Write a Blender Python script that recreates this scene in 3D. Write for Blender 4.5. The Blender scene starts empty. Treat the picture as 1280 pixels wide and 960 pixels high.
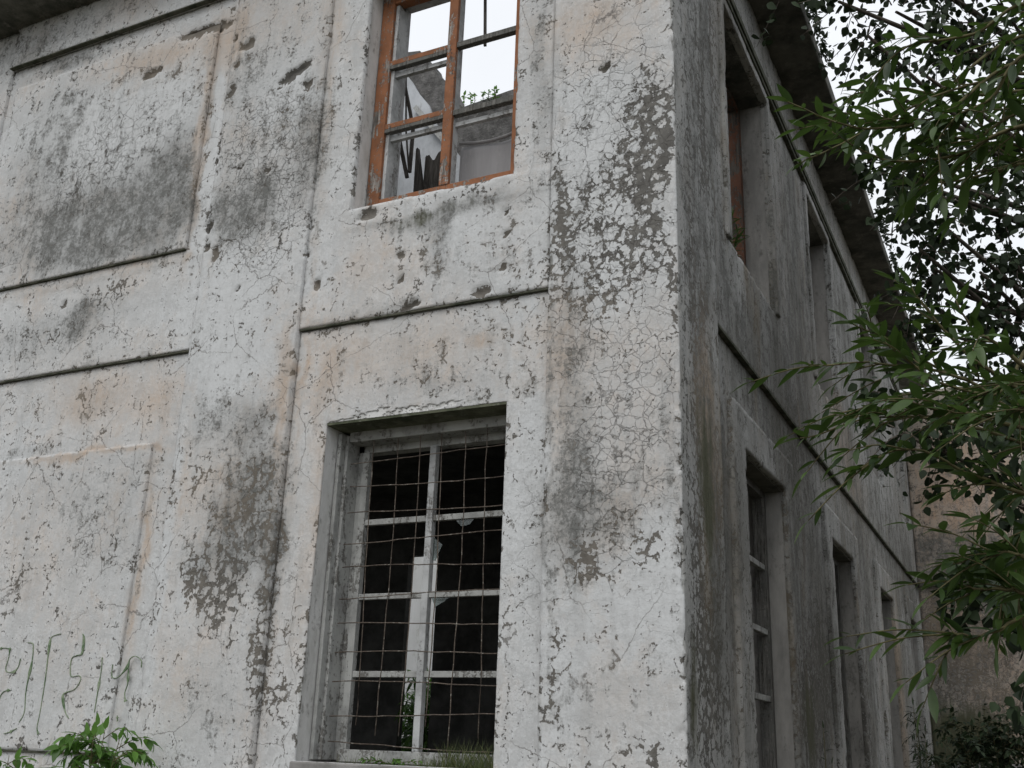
import bpy, math, random
import numpy as np
from mathutils import Matrix, Vector

S = bpy.context.scene
C = bpy.context.collection
rad = math.radians
random.seed(7)
RNG = np.random.default_rng(11)

# ------------------------------------------------------------------ camera, sky, sun, exposure
cam_data = bpy.data.cameras.new('camera')
cam = bpy.data.objects.new('camera', cam_data)
C.objects.link(cam)
cam_data.sensor_width = 36.0
cam_data.lens = 36.977
cam_data.clip_start = 0.05
cam_data.clip_end = 2000.0
cam.matrix_world = Matrix((
    (0.89781865, 0.11586382, 0.42484968, 1.76647869),
    (0.4390679, -0.3095329, -0.84345051, -5.7340695),
    (0.03377956, 0.94380345, -0.3287765, 0.0),
    (0, 0, 0, 1)))
S.camera = cam

SUN_EL, SUN_AZ = rad(52), rad(182)          # azimuth from +Y, clockwise seen from above
world = bpy.data.worlds.new('World')
S.world = world
world.use_nodes = True
wn, wl = world.node_tree.nodes, world.node_tree.links
wn.clear()
sky = wn.new('ShaderNodeTexSky')
sky.sky_type = 'NISHITA'
sky.sun_disc = False
sky.sun_elevation = SUN_EL
sky.sun_rotation = SUN_AZ
sky.air_density = 1.0
sky.dust_density = 4.0
cloud = wn.new('ShaderNodeTexNoise')
cloud.inputs['Scale'].default_value = 2.2
cloud.inputs['Detail'].default_value = 5
ramp = wn.new('ShaderNodeMapRange')
ramp.inputs['To Min'].default_value = 8.5
ramp.inputs['To Max'].default_value = 11.0
wl.new(cloud.outputs['Fac'], ramp.inputs['Value'])
mixw = wn.new('ShaderNodeMix')
mixw.data_type = 'RGBA'
mixw.inputs['Factor'].default_value = 0.85   # a closed deck of pale cloud over the blue
wl.new(sky.outputs['Color'], mixw.inputs['A'])
comb = wn.new('ShaderNodeCombineColor')
for k, m in zip(('Red', 'Green', 'Blue'), (0.968, 0.992, 1.025)):
    mm = wn.new('ShaderNodeMath'); mm.operation = 'MULTIPLY'; mm.inputs[1].default_value = m
    wl.new(ramp.outputs['Result'], mm.inputs[0]); wl.new(mm.outputs[0], comb.inputs[k])
wl.new(comb.outputs[0], mixw.inputs['B'])
bg = wn.new('ShaderNodeBackground')
bg.inputs['Strength'].default_value = 0.13
wl.new(mixw.outputs['Result'], bg.inputs['Color'])
wo = wn.new('ShaderNodeOutputWorld')
wl.new(bg.outputs[0], wo.inputs['Surface'])

sd = bpy.data.lights.new('sun', 'SUN')
sd.energy = 1.1
sd.angle = rad(35)
sd.color = (1.0, 0.995, 0.975)
sun = bpy.data.objects.new('sun', sd)
C.objects.link(sun)
_dir = Vector((math.sin(SUN_AZ) * math.cos(SUN_EL), math.cos(SUN_AZ) * math.cos(SUN_EL), math.sin(SUN_EL)))
sun.rotation_euler = _dir.to_track_quat('Z', 'Y').to_euler()
sun.location = (0, -20, 30)

S.view_settings.view_transform = 'Standard'
S.view_settings.look = 'None'
S.view_settings.gamma = 1.0
S.view_settings.exposure = -0.2
S.cycles.max_bounces = 6
S.cycles.transparent_max_bounces = 8

# ------------------------------------------------------------------ helpers
def hash2(ix, iy, seed):
    h = (ix.astype(np.int64) * 374761393 + iy.astype(np.int64) * 668265263 + seed * 974711) & 0x7fffffff
    h = ((h ^ (h >> 13)) * 1274126177) & 0x7fffffff
    h = h ^ (h >> 16)
    return (h & 0xffff) / 65535.0

def vnoise(x, y, seed=0):
    ix, iy = np.floor(x), np.floor(y)
    fx, fy = x - ix, y - iy
    fx = fx * fx * (3 - 2 * fx); fy = fy * fy * (3 - 2 * fy)
    a, b = hash2(ix, iy, seed), hash2(ix + 1, iy, seed)
    c, d = hash2(ix, iy + 1, seed), hash2(ix + 1, iy + 1, seed)
    return (a * (1 - fx) + b * fx) * (1 - fy) + (c * (1 - fx) + d * fx) * fy

def fbm(x, y, seed=0, octv=4):
    s, a, t = 0.0, 1.0, 0.0
    for k in range(octv):
        s = s + a * vnoise(x * 2 ** k + 17.3 * k, y * 2 ** k - 9.1 * k, seed + k)
        t += a; a *= 0.55
    return s / t                                        # 0..1

def link(name, me, mat=None, parent=None):
    if mat is not None: me.materials.append(mat)
    o = bpy.data.objects.new(name, me)
    C.objects.link(o)
    if parent is not None: o.parent = parent
    return o

def tag(o, label=None, cat=None, group=None, kind=None):
    if label: o['label'] = label
    if cat: o['category'] = cat
    if group: o['group'] = group
    if kind: o['kind'] = kind
    return o

def thing(name, label, cat, loc=(0, 0, 0), group=None):
    o = bpy.data.objects.new(name, None)
    C.objects.link(o)
    o.location = loc
    return tag(o, label, cat, group)

class MB:
    def __init__(s): s.v, s.f = [], []
    def box(s, x0, x1, y0, y1, z0, z1):
        n = len(s.v)
        s.v += [(x0, y0, z0), (x1, y0, z0), (x1, y1, z0), (x0, y1, z0), (x0, y0, z1), (x1, y0, z1), (x1, y1, z1), (x0, y1, z1)]
        s.f += [(n, n+3, n+2, n+1), (n+4, n+5, n+6, n+7), (n, n+1, n+5, n+4), (n+1, n+2, n+6, n+5), (n+2, n+3, n+7, n+6), (n+3, n, n+4, n+7)]
        return s
    def prism(s, poly, y0, y1):                          # poly in (x, z), extruded along y
        n, k = len(s.v), len(poly)
        s.v += [(x, y0, z) for x, z in poly] + [(x, y1, z) for x, z in poly]
        s.f.append(tuple(range(n, n + k))); s.f.append(tuple(range(n + 2*k - 1, n + k - 1, -1)))
        for i in range(k):
            j = (i + 1) % k
            s.f.append((n + j, n + i, n + k + i, n + k + j))
        return s
    def tube(s, pts, r, n=6):
        pts = [Vector(p) for p in pts]
        rs = r if isinstance(r, (list, tuple)) else [r] * len(pts)
        base = len(s.v)
        up = Vector((0, 0, 1))
        for i, p in enumerate(pts):
            t = (pts[min(i+1, len(pts)-1)] - pts[max(i-1, 0)]).normalized()
            a = t.cross(up)
            if a.length < 1e-3: a = t.cross(Vector((1, 0, 0)))
            a.normalize(); b = t.cross(a)
            for k in range(n):
                an = 2 * math.pi * k / n
                s.v.append(tuple(p + (a * math.cos(an) + b * math.sin(an)) * rs[i]))
        for i in range(len(pts) - 1):
            for k in range(n):
                k2 = (k + 1) % n
                s.f.append((base + i*n + k, base + i*n + k2, base + (i+1)*n + k2, base + (i+1)*n + k))
        s.f.append(tuple(base + k for k in range(n))[::-1])
        s.f.append(tuple(base + (len(pts)-1)*n + k for k in range(n)))
        return s
    def map(s, fn):
        s.v = [fn(*p) for p in s.v]
        return s
    def build(s, name, mat, parent=None, smooth=False, bevel=0.0):
        me = bpy.data.meshes.new(name)
        me.from_pydata(s.v, [], s.f)
        import bmesh
        bm = bmesh.new(); bm.from_mesh(me)
        bmesh.ops.recalc_face_normals(bm, faces=bm.faces)
        bm.to_mesh(me); bm.free()
        if smooth: me.polygons.foreach_set('use_smooth', [True] * len(me.polygons))
        o = link(name, me, mat, parent)
        if bevel:
            b = o.modifiers.new('bevel', 'BEVEL'); b.width = bevel; b.segments = 2; b.limit_method = 'ANGLE'
        return o

def np_mesh(name, V, F, mat, parent=None, attrs=None, smooth=True, recalc=False):
    """V (n,3), F list of index arrays of one size each"""
    me = bpy.data.meshes.new(name)
    F = [np.asarray(f) for f in F if len(f)]
    nl = sum(f.size for f in F); nf = sum(len(f) for f in F)
    me.vertices.add(len(V)); me.vertices.foreach_set('co', np.ascontiguousarray(V, dtype=np.float32).ravel())
    me.loops.add(nl); me.polygons.add(nf)
    me.loops.foreach_set('vertex_index', np.concatenate([f.ravel() for f in F]).astype(np.int32))
    starts, off = [], 0
    for f in F:
        starts.append(off + np.arange(len(f)) * f.shape[1]); off += f.size
    me.polygons.foreach_set('loop_start', np.concatenate(starts).astype(np.int32))
    if smooth: me.polygons.foreach_set('use_smooth', np.ones(nf, dtype=bool))
    me.update(calc_edges=True)
    for k, a in (attrs or {}).items():
        a = np.asarray(a, dtype=np.float32)
        if a.ndim == 1:
            at = me.attributes.new(k, 'FLOAT', 'POINT'); at.data.foreach_set('value', a)
        else:
            at = me.attributes.new(k, 'FLOAT_COLOR', 'POINT'); at.data.foreach_set('color', a.ravel())
    return link(name, me, mat, parent)

# ------------------------------------------------------------------ materials
class NT:
    def __init__(s, name):
        s.m = bpy.data.materials.new(name); s.m.use_nodes = True
        s.n, s.l = s.m.node_tree.nodes, s.m.node_tree.links
        s.n.clear()
        s.out = s.n.new('ShaderNodeOutputMaterial')
        s.b = s.n.new('ShaderNodeBsdfPrincipled')
        s.l.new(s.b.outputs[0], s.out.inputs['Surface'])
        s.co = s.n.new('ShaderNodeTexCoord').outputs['Object']
    def put(s, sock, v):
        if hasattr(v, 'node'): s.l.new(v, sock)
        elif v is not None: sock.default_value = v
    def map(s, scale, src=None):
        n = s.n.new('ShaderNodeMapping'); n.inputs['Scale'].default_value = scale
        s.l.new(src or s.co, n.inputs['Vector']); return n.outputs[0]
    def noise(s, scale, detail=4, rough=0.55, vec=None, dist=0.0, col=False):
        n = s.n.new('ShaderNodeTexNoise')
        n.inputs['Scale'].default_value = scale; n.inputs['Detail'].default_value = detail
        n.inputs['Roughness'].default_value = rough; n.inputs['Distortion'].default_value = dist
        s.l.new(vec or s.co, n.inputs['Vector']); return n.outputs['Color' if col else 'Fac']
    def vor(s, scale, vec=None, feature='DISTANCE_TO_EDGE', out='Distance'):
        n = s.n.new('ShaderNodeTexVoronoi'); n.feature = feature
        n.inputs['Scale'].default_value = scale
        s.l.new(vec or s.co, n.inputs['Vector']); return n.outputs[out]
    def math(s, op, a, b=None, c=None, clamp=False):
        n = s.n.new('ShaderNodeMath'); n.operation = op; n.use_clamp = clamp
        s.put(n.inputs[0], a)
        if b is not None: s.put(n.inputs[1], b)
        if c is not None: s.put(n.inputs[2], c)
        return n.outputs[0]
    def step(s, v, lo, hi, a=0.0, b=1.0):
        n = s.n.new('ShaderNodeMapRange'); n.interpolation_type = 'SMOOTHSTEP'
        s.put(n.inputs['Value'], v)
        for k, q in zip(('From Min', 'From Max', 'To Min', 'To Max'), (lo, hi, a, b)): s.put(n.inputs[k], q)
        return n.outputs[0]
    def mix(s, f, a, b, mode='MIX'):
        n = s.n.new('ShaderNodeMix'); n.data_type = 'RGBA'; n.blend_type = mode
        s.put(n.inputs['Factor'], f)
        for k, q in (('A', a), ('B', b)):
            if isinstance(q, tuple) and len(q) == 3: q = (*q, 1)
            s.put(n.inputs[k], q)
        return n.outputs['Result']
    def attr(s, name, out='Color'):
        n = s.n.new('ShaderNodeAttribute'); n.attribute_name = name; return n.outputs[out]
    def sep(s, c):
        n = s.n.new('ShaderNodeSeparateColor'); s.l.new(c, n.inputs[0]); return n.outputs
    def bump(s, h, dist=0.01, strength=1.0, nrm=None):
        n = s.n.new('ShaderNodeBump'); n.inputs['Distance'].default_value = dist; n.inputs['Strength'].default_value = strength
        s.put(n.inputs['Height'], h)
        if nrm is not None: s.l.new(nrm, n.inputs['Normal'])
        return n.outputs[0]
    def fin(s, color, rough=0.8, normal=None, spec=0.3):
        s.put(s.b.inputs['Base Color'], color if not isinstance(color, tuple) else (*color, 1))
        s.put(s.b.inputs['Roughness'], rough)
        s.b.inputs['Specular IOR Level'].default_value = spec
        if normal is not None: s.l.new(normal, s.b.inputs['Normal'])
        return s.m

def plaster(name, cool=(.575, .59, .595), warm=(.60, .485, .39), streak=0.35, flakebias=0.0, topcoat=(.68, .695, .70), runs=0.0, sstr=.75):
    t = NT(name)
    wear = t.sep(t.attr('wear')); F, So, O = wear[0], wear[1], wear[2]
    Ck = t.attr('wear', 'Alpha')
    w2 = t.sep(t.attr('wear2')); P, M = w2[0], w2[1]
    warp = t.noise(6, 3, .6, col=True)
    wv = t.n.new('ShaderNodeVectorMath'); wv.operation = 'MULTIPLY_ADD'
    t.l.new(warp, wv.inputs[0]); wv.inputs[1].default_value = (.085, .085, .085); t.l.new(t.co, wv.inputs[2])
    wv2 = t.n.new('ShaderNodeVectorMath'); wv2.operation = 'MULTIPLY_ADD'
    t.l.new(t.noise(38, 4, .65, col=True), wv2.inputs[0]); wv2.inputs[1].default_value = (.028, .028, .028); t.l.new(wv.outputs[0], wv2.inputs[2])
    wco = wv2.outputs[0]
    vert = t.map((1, 1, .16))
    # paint: cool white over peach limewash
    n_low = t.noise(1.6, 6, .65)
    n_mid = t.noise(7, 8, .7, wco)
    n_str = t.noise(13, 7, .7, vert)
    n_fine = t.noise(42, 8, .75)
    n15 = t.math('ADD', t.math('MULTIPLY', t.noise(12, 7, .74, wco), .55), t.math('MULTIPLY', t.noise(29, 6, .7, wco), .5))
    c5 = lambda v, k: t.math('MULTIPLY', t.math('SUBTRACT', v, .5), k)
    n_str2 = t.noise(30, 5, .7, t.map((1, 1, .09)))
    och = t.math('ADD', t.math('MULTIPLY', O, .85), t.math('MULTIPLY', t.step(t.math('ADD', n_low, t.math('MULTIPLY', n_mid, .5)), .68, .95), .55))
    och = t.math('MULTIPLY', och, t.step(n_mid, .30, .62, .35, 1.0), clamp=True)
    och = t.math('SUBTRACT', och, t.math('MULTIPLY', P, .7), clamp=True)
    col = t.mix(och, cool, warm)
    col = t.mix(t.math('MULTIPLY', t.step(t.math('ADD', O, t.math('MULTIPLY', n_str, .9)), 1.02, 1.35), .6), col, (.46, .31, .19))
    # patchy tone of the coats of paint
    col = t.mix(t.step(t.noise(3.3, 8, .72), .35, .7, 0, .38), col, (.46, .455, .45))
    col = t.mix(t.math('MULTIPLY', t.step(n_str, .47, .72), streak), col, (.30, .30, .295))
    # last coat of limewash, worn through in crisp patches
    lw = t.math('ADD', t.math('ADD', c5(n15, 1.0), c5(n_mid, 1.1)), t.math('ADD', c5(n_str, .8), c5(n_fine, .5)))
    lw = t.math('ADD', lw, t.math('MULTIPLY', P, .30))
    lwf = t.step(lw, -.03, .05)
    lwf = t.math('MULTIPLY', lwf, t.math('SUBTRACT', 1.0, t.math('MULTIPLY', O, .7), clamp=True))
    col = t.mix(t.math('MULTIPLY', lwf, .46), t.mix(.22, col, (.33, .32, .305)), topcoat)
    mot = t.math('ADD', c5(t.noise(21, 8, .78, t.map((1, 1, .55), wco)), 1.0), c5(n_str2, .7))
    col = t.mix(t.step(mot, -.02, .26, 0, .30), col, (.36, .36, .35))
    col = t.mix(t.step(t.noise(4.2, 7, .7, vert), .50, .72, 0, .34), col, (.34, .345, .34))
    hair = t.math('MULTIPLY', t.step(t.vor(1.7, wco), .0015, .007, 1, 0), t.step(t.noise(1.3, 3, .5), .46, .56))
    col = t.mix(t.math('MULTIPLY', hair, .7), col, (.13, .12, .11))
    # grime
    sg = t.math('ADD', t.math('ADD', c5(n_mid, 1.15), c5(n_str, sstr)), t.math('ADD', c5(n_fine, 1.15), c5(n15, 1.5)))
    sg = t.math('ADD', sg, t.math('MULTIPLY', So, .66))
    if runs: sg = t.math('ADD', sg, c5(t.noise(6.5, 6, .7, t.map((1, 1, .2), wco)), runs))
    soot = t.step(sg, .16, .82)
    soot = t.math('MULTIPLY', soot, t.step(So, 0.0, .35, .3, .93))
    smoke = t.math('ADD', So, t.math('ADD', c5(n_low, .8), t.math('ADD', c5(n_mid, .9), c5(n_str, .7))))
    soot = t.math('MAXIMUM', soot, t.math('MULTIPLY', t.step(t.math('ADD', smoke, t.math('ADD', c5(n15, .5), c5(n_fine, .6))), .22, 1.15), .66))
    col = t.mix(soot, col, t.mix(n_fine, (.065, .066, .06), (.165, .167, .157)))
    # flakes: bare render showing where the paint let go
    e3 = t.vor(11, wco); e4 = t.vor(27, wco)
    plates = t.math('ADD', c5(e3, -1.0), c5(e4, -.5))            # high along the seams between plates of paint
    fn = t.math('ADD', t.math('ADD', c5(n15, 1.35), c5(n_fine, .85)), t.math('MULTIPLY', t.math('SUBTRACT', plates, .52), 1.25))
    fn = t.math('ADD', fn, t.math('ADD', c5(n_mid, .9), c5(n_str, .7)))
    fsum = t.math('ADD', fn, t.math('MULTIPLY', F, .60))
    flake = t.step(fsum, .335 - flakebias, .365 - flakebias)
    flake = t.math('MULTIPLY', flake, t.step(t.math('ADD', F, c5(n_low, 1.8)), -.34, .02))
    edge = t.step(fsum, .26 - flakebias, .335 - flakebias)
    bare = t.mix(t.step(t.noise(9, 8, .7), .36, .68), (.066, .062, .055), (.155, .148, .132))
    bare = t.mix(t.step(n_fine, .45, .7, 0, .5), bare, (.075, .072, .066))
    bare = t.mix(t.math('MULTIPLY', O, .8, clamp=True), bare, (.22, .18, .135))
    col = t.mix(t.math('MULTIPLY', edge, .16), col, (.80, .80, .79))
    col = t.mix(t.math('MULTIPLY', flake, .93), col, bare)
    # crackle
    e1 = t.vor(5.2, wco); e2 = t.vor(13, wco)
    k1 = t.math('MULTIPLY', t.step(e1, .003, .017, 1, 0), t.step(t.math('ADD', n_low, t.math('MULTIPLY', Ck, .42)), .66, .96))
    k2 = t.math('MULTIPLY', t.step(e2, .008, .036, 1, 0), t.step(t.math('ADD', t.noise(2.6, 4, .6), t.math('MULTIPLY', Ck, .38)), .72, 1.0))
    crack = t.math('MULTIPLY', t.math('MAXIMUM', k1, k2), t.step(n15, .36, .60, .05, 1))
    col = t.mix(t.math('MULTIPLY', crack, .62), col, (.10, .092, .082))
    if runs:
        big = t.noise(1.1, 6, .65, t.map((1, 1, .45)))
        col = t.mix(t.step(big, .42, .66, 0, .5), col, (.085, .082, .066))
        col = t.mix(t.step(t.noise(1.7, 6, .7, t.map((1, 1, .22))), .55, .72, 0, .5), col, (.20, .15, .085))
    # moss and algae
    ms = t.step(t.math('ADD', t.math('MULTIPLY', n_str, .8), t.math('MULTIPLY', M, .7)), .60, .98)
    ms = t.math('MULTIPLY', ms, t.step(M, .02, .25))
    col = t.mix(ms, col, t.mix(n_fine, (.045, .05, .03), (.12, .12, .075)))
    # pits and fly specks
    pit = t.step(t.noise(75, 3, .6), .70, .74)
    pit = t.math('MULTIPLY', pit, t.step(n_low, .42, .58))
    pit2 = t.step(t.noise(24, 2, .5, wco), .745, .765)
    pit = t.math('MAXIMUM', pit, t.math('MULTIPLY', pit2, t.step(n_mid, .45, .55)))
    col = t.mix(t.math('MULTIPLY', pit, .7), col, (.13, .12, .11))
    h = t.math('MULTIPLY', flake, -.5)
    h = t.math('SUBTRACT', h, t.math('MULTIPLY', crack, .55))
    h = t.math('SUBTRACT', h, t.math('MULTIPLY', pit, .5))
    h = t.math('ADD', h, t.math('MULTIPLY', n_fine, .42))
    h = t.math('ADD', h, t.math('MULTIPLY', t.noise(11, 4, .6), .9))
    return t.fin(col, t.step(n_fine, .3, .7, .75, .95), t.bump(h, .012, .85), .25)

def wood(name, paint, bare, amount=.5, grain=(1, 1, .08), dark=(.03, .027, .022)):
    t = NT(name)
    g = t.noise(60, 6, .7, t.map(grain))
    n = t.noise(9, 8, .75, t.map((1, 1, .35)))
    f = t.noise(40, 6, .7)
    wood_c = t.mix(t.step(g, .35, .68), bare, dark)
    fl = t.step(t.math('ADD', t.math('MULTIPLY', n, .7), t.math('MULTIPLY', f, .4)), .52 + .35 * (amount - .5), .57 + .35 * (amount - .5))
    pc = t.mix(t.step(t.noise(5, 6, .7), .35, .7), paint, tuple(c * .6 for c in paint))
    col = t.mix(fl, pc, wood_c)
    h = t.math('ADD', t.math('MULTIPLY', fl, -.6), t.math('MULTIPLY', g, .6))
    return t.fin(col, .75, t.bump(h, .004, .8), .3)

def simple(name, a, b, scale=8, rough=.9, bump=.01, c=None, vscale=(1, 1, 1)):
    t = NT(name)
    n = t.noise(scale, 8, .7, t.map(vscale)); f = t.noise(scale * 5, 6, .7)
    col = t.mix(t.step(n, .32, .68), a, b)
    if c: col = t.mix(t.step(t.math('ADD', t.math('MULTIPLY', t.noise(scale * 1.7, 9, .75, t.map(vscale)), .7), t.math('MULTIPLY', f, .3)), .52, .62, 0, .7), col, c)
    return t.fin(col, rough, t.bump(t.math('ADD', n, t.math('MULTIPLY', f, .5)), bump, .8), .25)

def leaf_mat(name, dark, light, trans=.35, rough=.45, under=None):
    t = NT(name)
    tone = t.attr('tone', 'Fac')
    col = t.mix(tone, dark, light)
    col = t.mix(t.step(t.noise(25, 3), .4, .7, 0, .25), col, tuple(c * .6 for c in dark))
    t.fin(col, rough, None, .4)
    tr = t.n.new('ShaderNodeBsdfTranslucent')
    tc = t.mix(.5, col, tuple(min(1, c * 1.6) for c in light))
    t.l.new(tc, tr.inputs['Color'])
    mx = t.n.new('ShaderNodeMixShader'); mx.inputs[0].default_value = trans
    t.l.new(t.b.outputs[0], mx.inputs[1]); t.l.new(tr.outputs[0], mx.inputs[2])
    t.l.new(mx.outputs[0], t.out.inputs['Surface'])
    return t.m

M_front = plaster('weathered_white_plaster')
M_side = plaster('grimy_streaked_shaded_plaster', cool=(.35, .355, .345), warm=(.33, .26, .17), streak=.55, topcoat=(.54, .55, .54), sstr=1.0, runs=1.5)  # grime, with the shade of the trees also put into the tone
M_wing = plaster('peach_mouldy_plaster', cool=(.44, .375, .30), warm=(.52, .32, .19), streak=.5, topcoat=(.47, .43, .36))
M_reveal_side = simple('grimy_shaded_reveal_plaster', (.33, .32, .30), (.20, .195, .185), 5, .9, .006, (.10, .097, .088), (1, 1, .3))  # darker copy of the reveal plaster, side window shade in its colour
M_reveal = simple('reveal_plaster', (.70, .70, .69), (.50, .50, .48), 6, .9, .006, (.22, .21, .2), (1, 1, .4))
M_inner = simple('inner_plaster', (.50, .52, .54), (.34, .355, .37), 3, .9, .008, (.28, .28, .28), (1, 1, .5))
M_court = simple('court_plaster', (.74, .75, .75), (.60, .61, .60), 2, .9, .008, (.42, .42, .38), (1, 1, .5))
M_dark_in = simple('dark_inner_plaster', (.12, .12, .112), (.045, .045, .042), 3, .95, .01)  # plain dark tone for the inner rooms
M_rough = simple('broken_masonry', (.17, .165, .16), (.07, .068, .065), 7, .95, .05, (.24, .235, .22))
M_soffit = simple('mould_and_shade_concrete', (.15, .145, .125), (.045, .048, .04), 3, .95, .015, (.20, .19, .17))
M_lichen_shade = simple('algae_and_shade_soffit', (.15, .155, .11), (.05, .058, .035), 6, .95, .006, (.20, .20, .17))
M_mould = simple('mossy_moulding', (.11, .11, .085), (.025, .03, .018), 7, .95, .01)
M_orange = wood('rust_brown_painted_wood', (.29, .12, .055), (.36, .33, .30), .62)
M_orange_shaded = wood('shaded_rust_brown_wood', (.13, .055, .03), (.10, .085, .07), .5)  # rust-brown paint darkened to carry the shade of the side windows
M_whitewood = wood('grey_white_painted_wood', (.50, .51, .51), (.32, .315, .30), .68, dark=(.12, .115, .11))
M_greywood = wood('weathered_grey_wood', (.40, .405, .39), (.22, .215, .20), .66, dark=(.085, .08, .072))
M_darkwood = wood('dark_weathered_wood', (.13, .13, .12), (.19, .185, .17), .5)
M_rot = wood('rotten_timber', (.075, .068, .06), (.11, .10, .09), .4)
M_rust = simple('rusty_wire', (.13, .105, .085), (.05, .038, .03), 18, .8, .002, (.36, .34, .30))
M_board = simple('grey_board', (.30, .295, .30), (.25, .245, .25), 3, .85, .003, (.33, .32, .32), (3, 3, .4))
M_concrete = simple('concrete', (.28, .27, .26), (.17, .165, .155), 4, .95, .01)
M_ground = simple('bare_earth', (.13, .11, .085), (.07, .07, .045), 2, 1, .05, (.05, .07, .025))
M_bark = simple('bark', (.14, .12, .10), (.06, .05, .04), 14, .95, .02, None, (1, 1, .3))
M_twig = simple('green_twig', (.12, .11, .05), (.07, .06, .03), 20, .8, .002)
M_dead = simple('dead_stem', (.10, .085, .07), (.05, .045, .04), 20, .9, .002)
M_graf = simple('green_paint', (.055, .11, .045), (.25, .30, .20), 11, .7, .001, (.45, .47, .42))
M_willow = leaf_mat('willow_leaf', (.018, .040, .009), (.058, .105, .019), .26, .42)
M_far = leaf_mat('dark_round_leaf', (.010, .020, .008), (.026, .048, .015), .12, .65)
M_shrub = leaf_mat('fresh_leaf', (.055, .12, .025), (.13, .27, .05), .35, .42)
M_grass = leaf_mat('grass_blade', (.05, .085, .025), (.16, .17, .07), .3, .6)
M_glass = NT('dusty_glass'); M_glass.b.inputs['Transmission Weight'].default_value = .9
M_glass = M_glass.fin((.35, .42, .40), .1, None, .5)

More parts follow.
